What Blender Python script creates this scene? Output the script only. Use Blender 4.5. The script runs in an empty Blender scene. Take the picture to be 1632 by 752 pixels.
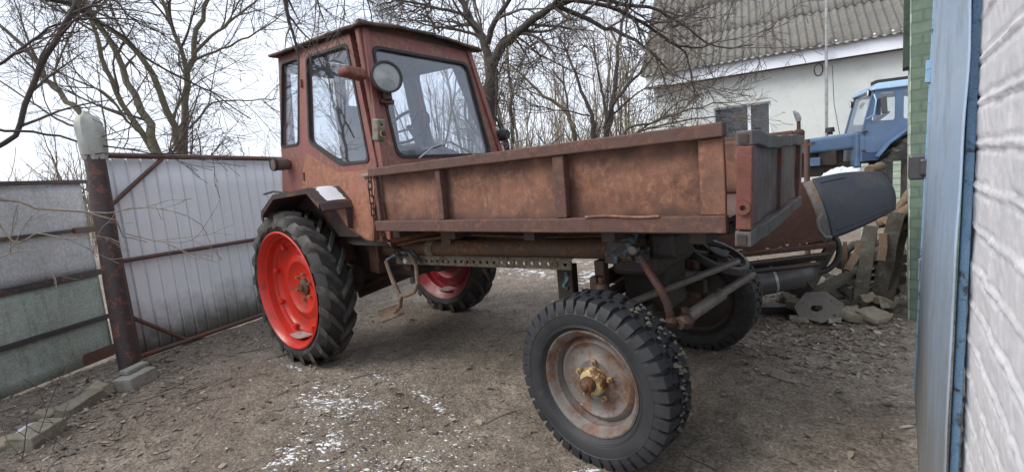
import bpy, bmesh, math, random
import numpy as np
from mathutils import Vector, Matrix, noise
from mathutils.geometry import tessellate_polygon
R_ = math.radians
rnd = random.Random(7)
S = bpy.context.scene
COL = S.collection

# ------------------------------------------------------------------ camera
CAM = Vector((3.45298633, -2.53319478, 1.33856366))
ROWS = ((0.77968402, 0.62011956, -0.08685937), (-0.01117148, 0.1524683, 0.98824522), (-0.62607349, 0.76954866, -0.12580476))
FPX = 747.553
cd = bpy.data.cameras.new("camera"); cam = bpy.data.objects.new("camera", cd); COL.objects.link(cam)
r_, u_, f_ = [Vector(a) for a in ROWS]
cam.matrix_world = Matrix(((r_.x, u_.x, -f_.x, CAM.x), (r_.y, u_.y, -f_.y, CAM.y), (r_.z, u_.z, -f_.z, CAM.z), (0, 0, 0, 1)))
cd.sensor_width = 36; cd.lens = FPX / 1632 * 36; cd.clip_start = 0.02; cd.clip_end = 2000
S.camera = cam

# ------------------------------------------------------------------ world, sun, exposure
SUN_EL, SUN_AZ = R_(44), R_(-142)      # azimuth from +y towards +x
w = bpy.data.worlds.new("World"); S.world = w; w.use_nodes = True
nt = w.node_tree; nt.nodes.clear()
def N_(t, kind, **k):
    n = t.nodes.new(kind)
    for a, b in k.items():
        try: setattr(n, a, b)
        except Exception: pass
    return n
sky = N_(nt, 'ShaderNodeTexSky', sky_type='NISHITA', sun_disc=False, sun_elevation=SUN_EL, sun_rotation=SUN_AZ, air_density=1.0, dust_density=2.0)
tc = N_(nt, 'ShaderNodeTexCoord'); mp = N_(nt, 'ShaderNodeMapping'); mp.inputs['Scale'].default_value = (1, 1, 2.6)
nz = N_(nt, 'ShaderNodeTexNoise'); nz.inputs['Scale'].default_value = 2.2; nz.inputs['Detail'].default_value = 6; nz.inputs['Roughness'].default_value = .55
cr = N_(nt, 'ShaderNodeValToRGB'); cr.color_ramp.elements[0].position = .3; cr.color_ramp.elements[1].position = .72
cr.color_ramp.elements[0].color = (7.2, 7.9, 9.2, 1); cr.color_ramp.elements[1].color = (9.2, 9.6, 10.2, 1)
mx = N_(nt, 'ShaderNodeMix', data_type='RGBA'); mx.inputs[0].default_value = .9
bg = N_(nt, 'ShaderNodeBackground'); bg.inputs[1].default_value = .083
wo = N_(nt, 'ShaderNodeOutputWorld')
L = nt.links.new
L(tc.outputs['Generated'], mp.inputs[0]); L(mp.outputs[0], nz.inputs['Vector']); L(nz.outputs['Fac'], cr.inputs[0])
L(sky.outputs[0], mx.inputs[6]); L(cr.outputs[0], mx.inputs[7]); L(mx.outputs[2], bg.inputs[0]); L(bg.outputs[0], wo.inputs[0])
sd = bpy.data.lights.new("sun", 'SUN'); sd.energy = 1.8; sd.angle = R_(34); sd.color = (1, .95, .88)
so = bpy.data.objects.new("sun", sd); COL.objects.link(so)
sdir = Vector((math.sin(SUN_AZ) * math.cos(SUN_EL), math.cos(SUN_AZ) * math.cos(SUN_EL), math.sin(SUN_EL)))
so.rotation_euler = sdir.to_track_quat('Z', 'Y').to_euler()
S.view_settings.view_transform = 'Standard'; S.view_settings.look = 'None'; S.view_settings.gamma = 1; S.view_settings.exposure = 0.78
S.render.resolution_x = 1024; S.render.resolution_y = 471

# ------------------------------------------------------------------ measuring helpers (pixel of the 1632 px photograph -> place)
def ray(x, y):
    a, b = (x - 816) / FPX, (376 - y) / FPX
    return Vector((r_.x * a + u_.x * b + f_.x, r_.y * a + u_.y * b + f_.y, r_.z * a + u_.z * b + f_.z))
def dp(x, y, t): return CAM + ray(x, y) * t
def bp(x, y, ax, v):
    i = 'xyz'.index(ax); d = ray(x, y); return CAM + d * ((v - CAM[i]) / d[i])

# ------------------------------------------------------------------ materials
MATS = {}
def newmat(name):
    m = bpy.data.materials.new(name); m.use_nodes = True; t = m.node_tree; t.nodes.clear()
    b = N_(t, 'ShaderNodeBsdfPrincipled'); o = N_(t, 'ShaderNodeOutputMaterial'); t.links.new(b.outputs[0], o.inputs[0]); MATS[name] = m
    return m, t, b
def noise_node(t, vec, scale, detail=5, rough=.6, dist=0.):
    n = N_(t, 'ShaderNodeTexNoise'); n.inputs['Scale'].default_value = scale; n.inputs['Detail'].default_value = detail
    n.inputs['Roughness'].default_value = rough; n.inputs['Distortion'].default_value = dist; t.links.new(vec, n.inputs['Vector']); return n.outputs['Fac']
def ramp(t, fac, stops, interp='LINEAR'):
    r = N_(t, 'ShaderNodeValToRGB'); r.color_ramp.interpolation = interp; e = r.color_ramp.elements
    while len(e) < len(stops): e.new(.5)
    for k, (p, c) in enumerate(stops):
        e[k].position = p; e[k].color = (*c, 1) if len(c) == 3 else c
    t.links.new(fac, r.inputs[0]); return r.outputs[0]
def mixc(t, fac, a, b, mode='MIX'):
    m = N_(t, 'ShaderNodeMix', data_type='RGBA', blend_type=mode)
    for i, v in ((0, fac), (6, a), (7, b)):
        if hasattr(v, 'links') or hasattr(v, 'is_linked'): t.links.new(v, m.inputs[i])
        else: m.inputs[i].default_value = v if i == 0 else (*v, 1)
    return m.outputs[2]
def bump(t, b, h, strength=.3, dist=.01):
    n = N_(t, 'ShaderNodeBump'); n.inputs['Strength'].default_value = strength; n.inputs['Distance'].default_value = dist
    t.links.new(h, n.inputs['Height']); t.links.new(n.outputs[0], b.inputs['Normal'])
def coords(t, stretch=(1, 1, 1), kind='Object'):
    c = N_(t, 'ShaderNodeTexCoord'); m = N_(t, 'ShaderNodeMapping'); m.inputs['Scale'].default_value = stretch
    t.links.new(c.outputs[kind], m.inputs[0]); return m.outputs[0]
def worn(name, base, rust, amount=.5, scale=6, rough=.6, metal=0., fine=(.6, 1.25), streak=None, bumpk=.25, spots=None, spotlim=.64, edge=.06):
    """weathered surface: two base tones, a rust / wear layer with its own outline, fine grain and optional runs"""
    m, t, b = newmat(name)
    v = coords(t); lim = .5 + (.5 - amount) * .42
    n1 = noise_node(t, v, scale * .6, 4, .6, .4); basec = ramp(t, n1, [(.3, base[0]), (.7, base[1])])
    n2 = noise_node(t, v, scale, 9, .68, .25); mask = ramp(t, n2, [(lim - edge, (0, 0, 0)), (lim + edge, (1, 1, 1))])
    n3 = noise_node(t, v, scale * 4.2, 6, .7); rustc = ramp(t, n3, [(.3, rust[0]), (.5, rust[1]), (.72, rust[-1])])
    c = mixc(t, mask, basec, rustc)
    if streak:
        vs = coords(t, (9, 9, .9)); n4 = noise_node(t, vs, 2.2, 5, .7)
        c = mixc(t, ramp(t, n4, [(.52, (0, 0, 0)), (.75, (.7, .7, .7))]), c, streak)
    if spots:
        n5 = noise_node(t, v, scale * 2.3, 7, .75, .5)
        c = mixc(t, ramp(t, n5, [(spotlim, (0, 0, 0)), (spotlim + .03, (1, 1, 1))]), c, spots)
    n6 = noise_node(t, v, scale * 22, 4, .7); g = ramp(t, n6, [(.25, (fine[0],) * 3), (.75, (min(fine[1], 1.3),) * 3)])
    c = mixc(t, 1.0, c, g, 'MULTIPLY')
    t.links.new(c, b.inputs['Base Color'])
    rr = ramp(t, n2, [(.3, (rough - .12,) * 3), (.7, (min(1, rough + .15),) * 3)]); t.links.new(rr, b.inputs['Roughness'])
    b.inputs['Metallic'].default_value = metal
    h = N_(t, 'ShaderNodeMath', operation='MULTIPLY_ADD'); t.links.new(n6, h.inputs[0]); h.inputs[1].default_value = .35; t.links.new(n2, h.inputs[2])
    bump(t, b, h.outputs[0], bumpk, .006)
    return m
RU = [(.07, .032, .018), (.15, .06, .028), (.25, .105, .048)]
M = {}
M['bed'] = worn('bed_rust', [(.31, .145, .085), (.215, .09, .056)], [(.085, .044, .034), (.16, .075, .05), (.37, .195, .12)], .55, 6.5, .72, streak=(.085, .045, .036), spots=(.30, .055, .03), spotlim=.70, edge=.16, fine=(.7, 1.2))
t = M['bed'].node_tree; b = [n for n in t.nodes if n.type == 'BSDF_PRINCIPLED'][0]; oc = b.inputs['Base Color'].links[0].from_socket
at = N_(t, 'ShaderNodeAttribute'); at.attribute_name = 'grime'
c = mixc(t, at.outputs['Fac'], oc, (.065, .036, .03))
c = mixc(t, ramp(t, noise_node(t, coords(t, (2.2, 1, 34)), 3.2, 6, .75, .15), [(.655, (0, 0, 0)), (.69, (.55, .55, .55))]), c, (.42, .24, .155))
c = mixc(t, ramp(t, noise_node(t, coords(t, (26, 1, 1.6)), 2.4, 6, .75, .1), [(.64, (0, 0, 0)), (.70, (.5, .5, .5))]), c, (.07, .04, .032))
c = mixc(t, ramp(t, noise_node(t, coords(t), 2.1, 9, .62, .4), [(.56, (0, 0, 0)), (.62, (.55, .55, .55))]), c, (.125, .062, .045)); t.links.new(c, b.inputs['Base Color'])
M['bedrail'] = worn('bed_rail', [(.118, .058, .045), (.078, .04, .037)], [(.055, .03, .027), (.105, .05, .036), (.23, .115, .07)], .48, 9, .7, edge=.12)
M['cab'] = worn('cab_paint', [(.235, .068, .057), (.155, .045, .040)], [(.085, .036, .03), (.19, .085, .055), (.32, .17, .11)], .42, 6.5, .55, streak=(.10, .04, .034), edge=.08, spots=(.30, .16, .11), spotlim=.72)
M['cablow'] = worn('cab_lower_paint', [(.28, .105, .07), (.25, .08, .05)], [(.13, .045, .03), (.28, .12, .065), (.37, .17, .10)], .58, 4.5, .6, streak=(.14, .055, .04), spots=(.30, .035, .03), spotlim=.66, edge=.08)
M['roof'] = worn('roof_sheet', [(.055, .048, .045), (.085, .07, .062)], RU, .4, 9, .8)
M['fender'] = worn('fender_metal', [(.040, .027, .027), (.062, .037, .034)], RU, .28, 8, .6)
M['gate_grey'] = worn('tailgate_grey', [(.175, .135, .13), (.12, .085, .082)], [(.08, .045, .04), (.12, .06, .05), (.16, .12, .115)], .45, 7, .55, streak=(.07, .05, .05), edge=.12)
M['gate_rib'] = worn('tailgate_rib', [(.12, .065, .06), (.09, .05, .046)], RU, .45, 8, .6)
M['gate_chan'] = worn('tailgate_channel', [(.13, .11, .108), (.085, .068, .066)], [(.07, .04, .035), (.09, .055, .047), (.12, .085, .078)], .35, 8, .5)
M['redpaint'] = worn('old_red_paint', [(.19, .05, .042), (.13, .042, .038)], RU, .45, 9, .6)
M['frame'] = worn('frame_rust', [(.12, .068, .045), (.08, .05, .036)], [(.05, .032, .025), (.13, .065, .035), (.25, .16, .085)], .5, 9, .7, spots=(.24, .28, .25), spotlim=.69)
M['rail'] = worn('perforated_rail', [(.20, .19, .14), (.15, .12, .085)], [(.055, .04, .032), (.12, .08, .05), (.33, .31, .22)], .5, 12, .7)
M['dark'] = worn('oily_metal', [(.030, .025, .023), (.048, .038, .033)], [(.025, .019, .016), (.055, .033, .022), (.11, .058, .036)], .4, 11, .55, spots=(.16, .20, .22), spotlim=.73)
M['darkbrown'] = worn('greasy_brown', [(.055, .036, .027), (.085, .05, .036)], [(.04, .024, .018), (.10, .05, .03), (.17, .08, .045)], .5, 12, .6)
M['bluegrease'] = worn('blue_flaked_paint', [(.035, .03, .03), (.06, .045, .04)], [(.05, .10, .13), (.10, .19, .23), (.20, .30, .32)], .42, 18, .5, edge=.03)
M['rod'] = worn('rod_metal', [(.27, .245, .225), (.20, .175, .155)], RU, .3, 13, .5, metal=.3)
M['step'] = worn('step_metal', [(.22, .17, .13), (.16, .12, .09)], [(.07, .045, .03), (.15, .08, .045), (.28, .2, .15)], .5, 14, .6)
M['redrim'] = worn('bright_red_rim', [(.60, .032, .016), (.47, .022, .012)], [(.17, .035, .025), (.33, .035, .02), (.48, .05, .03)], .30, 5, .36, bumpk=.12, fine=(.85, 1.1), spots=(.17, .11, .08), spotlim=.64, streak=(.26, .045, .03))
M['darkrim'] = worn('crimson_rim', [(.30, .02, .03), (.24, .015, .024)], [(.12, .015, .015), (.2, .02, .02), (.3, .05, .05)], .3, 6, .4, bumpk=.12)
M['oldrim'] = worn('rusted_rim', [(.20, .18, .165), (.12, .11, .105)], [(.075, .042, .03), (.14, .075, .05), (.23, .13, .09)], .48, 8.5, .6, spots=(.36, .36, .33), spotlim=.655, edge=.045, bumpk=.35)
M['yellow'] = worn('hub_yellow', [(.52, .42, .20), (.42, .33, .15)], RU, .48, 22, .6, edge=.025)
M['hub'] = worn('hub_iron', [(.06, .042, .036), (.09, .05, .036)], RU, .5, 18, .55)
M['brass'] = worn('bolt_brass', [(.33, .25, .12), (.26, .15, .08)], RU, .35, 30, .5)
M['post'] = worn('post_paint', [(.038, .028, .028), (.055, .037, .034)], [(.11, .04, .032), (.16, .06, .045), (.15, .075, .055)], .36, 13, .55, edge=.02)
M['gpipe'] = worn('gate_pipe', [(.13, .075, .068), (.09, .055, .05)], RU, .4, 12, .6)
M['gateblack'] = worn('gate_bar', [(.035, .032, .034), (.05, .046, .048)], RU, .28, 10, .55)
M['blue'] = worn('blue_door_paint', [(.34, .45, .60), (.39, .49, .63)], [(.24, .31, .40), (.30, .37, .45), (.36, .42, .50)], .35, 3.5, .42, bumpk=.12, fine=(.92, 1.06))
t = M['blue'].node_tree; b = [n for n in t.nodes if n.type == 'BSDF_PRINCIPLED'][0]; oc = b.inputs['Base Color'].links[0].from_socket
v = coords(t); sx = N_(t, 'ShaderNodeSeparateXYZ'); t.links.new(v, sx.inputs[0]); mr = N_(t, 'ShaderNodeMath', operation='MULTIPLY_ADD')
t.links.new(noise_node(t, coords(t, (3, 3, 1)), 2.5, 8, .7, .3), mr.inputs[0]); mr.inputs[1].default_value = 1.1; t.links.new(sx.outputs[2], mr.inputs[2])
c = mixc(t, ramp(t, mr.outputs[0], [(.85, (.85, .85, .85)), (1.0, (.45, .45, .45))]), oc, (.20, .195, .175)); c2 = mixc(t, ramp(t, mr.outputs[0], [(.99, (1, 1, 1)), (1.0, (0, 0, 0))]), oc, c)
mr2 = N_(t, 'ShaderNodeMapRange'); mr2.inputs['From Min'].default_value = .95; mr2.inputs['From Max'].default_value = 1.7; mr2.inputs['To Min'].default_value = .85; mr2.inputs['To Max'].default_value = 0
t.links.new(mr.outputs[0], mr2.inputs['Value']); c = mixc(t, mr2.outputs[0], oc, (.20, .195, .175))
c = mixc(t, ramp(t, noise_node(t, v, 24, 7, .75), [(.70, (0, 0, 0)), (.715, (1, 1, 1))]), c, (.11, .12, .16)); t.links.new(c, b.inputs['Base Color'])
M['blueedge'] = worn('blue_edge_paint', [(.22, .40, .60), (.28, .46, .66)], [(.05, .04, .05), (.10, .11, .15), (.2, .28, .36)], .3, 14, .5, edge=.03)
M['tblue'] = worn('tractor_blue', [(.085, .145, .245), (.12, .18, .29)], [(.06, .12, .24), (.10, .2, .36), (.2, .28, .36)], .3, 4, .35, bumpk=.08, fine=(.9, 1.1))
M['tbluelight'] = worn('tractor_roof_blue', [(.27, .43, .62), (.33, .48, .66)], [(.15, .25, .4), (.2, .32, .48), (.3, .4, .5)], .25, 4, .35, bumpk=.08)
M['tbluedark'] = worn('tractor_lower_blue', [(.035, .07, .16), (.05, .09, .19)], [(.03, .04, .07), (.05, .06, .09), (.08, .07, .06)], .35, 6, .4)
M['bonnet'] = worn('bonnet_paint', [(.011, .014, .024), (.018, .023, .036)], [(.025, .028, .034), (.04, .04, .045), (.07, .055, .045)], .34, 3.5, .62, spots=(.10, .07, .055), spotlim=.72, bumpk=.06, edge=.12)
M['bonnetedge'] = worn('bonnet_flange', [(.10, .098, .096), (.13, .12, .11)], RU, .28, 12, .6)
M['bigrust'] = worn('dump_rust_shaded', [(.085, .038, .030), (.06, .03, .026)], [(.04, .025, .022), (.075, .038, .028), (.13, .065, .042)], .48, 5, .75, edge=.14)  # rust browns, darkened to hold the shade behind the tailgate
M['cyl'] = worn('cylinder_grey', [(.10, .10, .105), (.075, .075, .08)], [(.05, .045, .045), (.08, .07, .065), (.14, .12, .11)], .35, 9, .38, metal=.2)
M['tube_steel'] = worn('galvanised', [(.42, .43, .44), (.34, .35, .36)], [(.2, .19, .18), (.28, .25, .22), (.36, .33, .3)], .3, 12, .45, metal=.4)
M['lampgrey'] = worn('lamp_shell', [(.10, .085, .08), (.15, .12, .11)], RU, .35, 16, .5)
M['siggrey'] = worn('signal_box', [(.17, .17, .15), (.22, .22, .19)], RU, .3, 20, .6)
M['black'] = worn('black_plastic', [(.018, .018, .019), (.03, .03, .031)], [(.02, .02, .02), (.03, .028, .026), (.05, .045, .04)], .3, 10, .5, bumpk=.08)
M['seal'] = worn('rubber_seal', [(.015, .014, .015), (.022, .02, .021)], [(.02, .018, .018), (.03, .02, .018), (.04, .03, .025)], .3, 20, .7, bumpk=.1)
M['interior'] = worn('cab_inside', [(.10, .11, .13), (.075, .082, .10)], [(.06, .06, .07), (.09, .08, .08), (.12, .10, .09)], .35, 6, .7, bumpk=.08)
M['concrete'] = worn('concrete', [(.34, .33, .30), (.27, .26, .235)], [(.17, .17, .12), (.25, .24, .19), (.40, .39, .36)], .45, 10, .9, bumpk=.6)
M['mossbrick'] = worn('mossy_brick', [(.24, .22, .18), (.19, .175, .14)], [(.13, .13, .08), (.19, .18, .12), (.32, .30, .25)], .5, 14, .95, bumpk=.7)
M['sandstone'] = worn('pale_stone', [(.30, .265, .20), (.24, .21, .16)], [(.17, .14, .10), (.24, .2, .14), (.38, .33, .22)], .45, 14, .95, bumpk=.6)
M['wood'] = worn('old_wood', [(.085, .068, .052), (.06, .05, .04)], [(.045, .037, .03), (.08, .072, .052), (.16, .14, .11)], .45, 12, .9, bumpk=.5)
M['woodflake'] = worn('painted_plank', [(.105, .088, .066), (.075, .064, .052)], [(.08, .09, .085), (.14, .15, .13), (.22, .22, .18)], .36, 15, .9, bumpk=.5, edge=.10)
M['logend'] = worn('log_wood', [(.20, .13, .085), (.15, .10, .065)], [(.11, .075, .05), (.17, .12, .08), (.3, .22, .15)], .45, 12, .9, bumpk=.5)
M['plate'] = worn('dusty_plate', [(.20, .18, .165), (.15, .135, .12)], [(.10, .085, .075), (.17, .15, .13), (.26, .24, .21)], .45, 12, .9, bumpk=.4)
M['sack'] = worn('pale_sack', [(.42, .43, .40), (.36, .37, .35)], [(.25, .25, .2), (.33, .33, .28), (.44, .44, .42)], .35, 12, .5)
M['plastic'] = worn('clear_sheet', [(.72, .74, .78), (.55, .58, .62)], [(.3, .3, .32), (.5, .5, .52), (.75, .76, .78)], .35, 14, .25)
M['bark'] = worn('bark_dark', [(.062, .050, .043), (.042, .034, .031)], [(.03, .026, .024), (.06, .05, .042), (.12, .11, .085)], .4, 9, .95, bumpk=.7)
M['barkgreen'] = worn('bark_mossy', [(.135, .115, .078), (.095, .085, .055)], [(.06, .05, .04), (.12, .115, .065), (.18, .16, .10)], .45, 6, .95, bumpk=.6)
M['twig'] = worn('twigs_dark', [(.085, .068, .06), (.12, .098, .085)], [(.05, .04, .036), (.08, .065, .055), (.12, .1, .08)], .4, 5, .9)
M['twigpale'] = worn('twigs_pale', [(.24, .20, .155), (.29, .24, .185)], [(.16, .13, .105), (.21, .175, .14), (.32, .27, .21)], .4, 3, .9)  # pale brown twigs, lightened to put distance haze into the background trees
M['fasciawhite'] = worn('fascia_white', [(.86, .89, .95), (.82, .86, .93)], [(.65, .68, .75), (.72, .75, .8), (.78, .8, .86)], .2, 3, .45, bumpk=.03, fine=(.95, 1.05))
M['plaster'] = worn('house_plaster', [(.72, .75, .73), (.67, .71, .69)], [(.58, .61, .59), (.65, .67, .65), (.7, .73, .7)], .35, 2.2, .9, bumpk=.25, fine=(.93, 1.05))
M['greenbrick'] = None
M['treadmud'] = None
M['slate'] = worn('asbestos_sheet', [(.205, .20, .19), (.15, .147, .14)], [(.10, .095, .085), (.17, .155, .13), (.28, .27, .255)], .5, 2.6, .95, streak=(.11, .10, .088), bumpk=.4, edge=.12)
M['darkgreen'] = worn('dark_green_board', [(.03, .055, .04), (.045, .075, .055)], [(.02, .025, .022), (.03, .04, .03), (.06, .08, .06)], .35, 10, .7)
M['greengalv'] = worn('gate_green_sheet', [(.32, .38, .33), (.37, .42, .385)], [(.19, .23, .19), (.29, .33, .29), (.38, .40, .36)], .5, 2.8, .55, streak=(.12, .14, .11), spots=(.11, .06, .04), spotlim=.74, edge=.1, bumpk=.1)
M['greygalv'] = worn('gate_grey_sheet', [(.44, .45, .47), (.50, .51, .53)], [(.33, .33, .335), (.41, .41, .41), (.49, .49, .49)], .4, 2.5, .5, streak=(.24, .24, .24), edge=.1, bumpk=.08)
M['slush_highlight'] = worn('grey_ice_highlight', [(.42, .36, .36), (.33, .27, .27)], [(.2, .12, .11), (.3, .2, .19), (.5, .45, .45)], .4, 18, .35)  # grey for ice in the far rim and the near rim's painted highlight
M['snow'] = worn('old_snow', [(.78, .80, .84), (.70, .72, .76)], [(.6, .6, .6), (.7, .7, .72), (.85, .87, .9)], .3, 10, .6, bumpk=.3)
M['hill'] = worn('far_roof', [(.34, .29, .22), (.28, .24, .19)], [(.2, .17, .13), (.25, .2, .16), (.3, .27, .2)], .4, 3, .9)

def rubber(name, c0, c1, mud, lo=.46):
    m, t, b = newmat(name); v = coords(t)
    n = noise_node(t, v, 7, 7, .7); n2 = noise_node(t, v, 45, 4, .7)
    c = ramp(t, n, [(.3, c0), (.7, c1)])
    mask = ramp(t, noise_node(t, v, 10, 8, .7, .3), [(lo, (0, 0, 0)), (lo + .2, (.75, .75, .75))])
    c = mixc(t, mask, c, mud); t.links.new(c, b.inputs['Base Color'])
    t.links.new(ramp(t, n, [(.3, (.5,) * 3), (.7, (.75,) * 3)]), b.inputs['Roughness']); bump(t, b, n2, .25, .004); return m
M['rubber'] = rubber('tyre_rubber', (.018, .018, .018), (.034, .033, .032), (.10, .088, .075), .52)
M['rubberdust'] = rubber('tyre_tread_dusty', (.032, .031, .030), (.058, .056, .053), (.15, .13, .11), .50)
M['rubberblue'] = rubber('tyre_bluish', (.017, .018, .021), (.030, .032, .038), (.085, .078, .07), .60)
M['rubbermud'] = rubber('tyre_muddy', (.055, .050, .046), (.085, .078, .07), (.16, .135, .11))

# corrugated gate sheet: pale grey-blue, dirt splash along the foot with its own outline
m, t, b = newmat('white_gate_sheet'); v = coords(t); sx = N_(t, 'ShaderNodeSeparateXYZ'); t.links.new(v, sx.inputs[0])
base = ramp(t, noise_node(t, v, 2.5, 4), [(.3, (.74, .76, .80)), (.7, (.78, .80, .84))])
mr = N_(t, 'ShaderNodeMath', operation='MULTIPLY_ADD'); t.links.new(noise_node(t, v, 5, 9, .7, .3), mr.inputs[0]); mr.inputs[1].default_value = .62; t.links.new(sx.outputs[2], mr.inputs[2])
dirt = ramp(t, mr.outputs[0], [(.46, (.9, .9, .9)), (.66, (.4, .4, .4)), (.84, (0, 0, 0))])
c = mixc(t, dirt, base, (.215, .21, .19))
c = mixc(t, ramp(t, noise_node(t, coords(t, (14, 14, .8)), 2, 5, .7), [(.60, (0, 0, 0)), (.8, (.5, .5, .5))]), c, (.33, .32, .32))
t.links.new(c, b.inputs['Base Color']); b.inputs['Roughness'].default_value = .5; M['whitegate'] = m

# ground: damp trodden soil, two tones, grains
m, t, b = newmat('soil'); v = coords(t)
n1 = noise_node(t, v, .9, 6, .6, .4); n2 = noise_node(t, v, 7, 9, .72, .2); n3 = noise_node(t, v, 60, 5, .75); n4 = noise_node(t, v, 22, 8, .75, .6)
c = ramp(t, n1, [(.33, (.25, .205, .165)), (.5, (.34, .285, .232)), (.68, (.44, .375, .31))])
c = mixc(t, ramp(t, n2, [(.38, (.7, .7, .7)), (.58, (0, 0, 0))]), c, (.165, .132, .105))
c = mixc(t, ramp(t, n4, [(.56, (0, 0, 0)), (.66, (.7, .7, .7))]), c, (.40, .33, .25))
c = mixc(t, ramp(t, noise_node(t, v, 16, 9, .8, .9), [(.36, (.8, .8, .8)), (.46, (0, 0, 0))]), c, (.115, .09, .07))
c = mixc(t, ramp(t, noise_node(t, v, 2.2, 6, .7, .5), [(.60, (0, 0, 0)), (.72, (.35, .35, .35))]), c, (.12, .13, .065))
c = mixc(t, 1.0, c, ramp(t, n3, [(.38, (.5,) * 3), (.62, (1.35,) * 3)]), 'MULTIPLY')
t.links.new(c, b.inputs['Base Color']); b.inputs['Roughness'].default_value = .92
h = N_(t, 'ShaderNodeMath', operation='MULTIPLY_ADD'); t.links.new(n4, h.inputs[0]); h.inputs[1].default_value = 1.2; t.links.new(n2, h.inputs[2])
h2 = N_(t, 'ShaderNodeMath', operation='MULTIPLY_ADD'); t.links.new(n3, h2.inputs[0]); h2.inputs[1].default_value = .5; t.links.new(h.outputs[0], h2.inputs[2])
bump(t, b, h2.outputs[0], 1.0, .026); M['soil'] = m

def brickmat(name, tones, mortar, size, scale=1.0, bumpk=.6, flake=None, axis='XZ'):
    m, t, b = newmat(name); v = coords(t); sx = N_(t, 'ShaderNodeSeparateXYZ'); t.links.new(v, sx.inputs[0])
    cx = N_(t, 'ShaderNodeCombineXYZ'); t.links.new(sx.outputs[0 if axis == 'XZ' else 1], cx.inputs[0]); t.links.new(sx.outputs[2], cx.inputs[1])
    br = N_(t, 'ShaderNodeTexBrick'); t.links.new(cx.outputs[0], br.inputs['Vector']); br.inputs['Scale'].default_value = 1
    br.inputs['Brick Width'].default_value = size[0]; br.inputs['Row Height'].default_value = size[1]; br.inputs['Mortar Size'].default_value = .008
    br.inputs['Color1'].default_value = (*tones[0], 1); br.inputs['Color2'].default_value = (*tones[1], 1); br.inputs['Mortar'].default_value = (*mortar, 1)
    c = mixc(t, .8, br.outputs['Color'], ramp(t, noise_node(t, v, 16, 6, .7), [(.3, (.7,) * 3), (.7, (1.2,) * 3)]), 'MULTIPLY')
    if flake: c = mixc(t, ramp(t, noise_node(t, v, 9, 8, .75), [(.64, (0, 0, 0)), (.68, (1, 1, 1))]), c, flake)
    t.links.new(c, b.inputs['Base Color']); b.inputs['Roughness'].default_value = .8
    inv = N_(t, 'ShaderNodeMath', operation='MULTIPLY_ADD'); t.links.new(br.outputs['Fac'], inv.inputs[0]); inv.inputs[1].default_value = -1; inv.inputs[2].default_value = 1
    bump(t, b, inv.outputs[0], bumpk, .005); return m
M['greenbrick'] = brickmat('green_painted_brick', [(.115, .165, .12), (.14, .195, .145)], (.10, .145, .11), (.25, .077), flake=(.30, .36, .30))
M['greenbrickside'] = brickmat('lit_pale_green_brick', [(.42, .52, .43), (.48, .56, .47)], (.28, .36, .29), (.25, .077), axis='YZ')  # paler copy for the pillar's left face, its brighter light put into colour
m, t, b = newmat('whitewash'); v = coords(t)
c = ramp(t, noise_node(t, v, 9, 8, .7), [(.3, (.58, .58, .61)), (.65, (.68, .67, .69))])
c = mixc(t, ramp(t, noise_node(t, v, 26, 8, .75, .5), [(.63, (0, 0, 0)), (.73, (.5, .5, .5))]), c, (.42, .37, .36))
c = mixc(t, ramp(t, noise_node(t, v, 14, 9, .8, .3), [(.69, (0, 0, 0)), (.72, (.8, .8, .8))]), c, (.40, .27, .24))
t.links.new(c, b.inputs['Base Color']); b.inputs['Roughness'].default_value = .85; bump(t, b, noise_node(t, v, 60, 6, .7), .35, .004); M['whitewash'] = m

def islandmat(name, cols, rough=.85):
    m, t, b = newmat(name); g = N_(t, 'ShaderNodeNewGeometry')
    c = ramp(t, g.outputs['Random Per Island'], [(i / (len(cols) - 1), c_) for i, c_ in enumerate(cols)])
    t.links.new(c, b.inputs['Base Color']); b.inputs['Roughness'].default_value = rough; return m
M['leaves'] = islandmat('dead_leaves', [(.10, .075, .058), (.17, .13, .10), (.24, .19, .15), (.13, .10, .078), (.31, .255, .20), (.20, .155, .125), (.38, .32, .26)])
M['grass'] = islandmat('thin_grass', [(.075, .10, .035), (.12, .14, .055), (.22, .19, .09), (.09, .12, .04)])
M['clod'] = islandmat('soil_clods', [(.17, .138, .11), (.23, .19, .155), (.29, .245, .20), (.20, .165, .135)])

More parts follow.
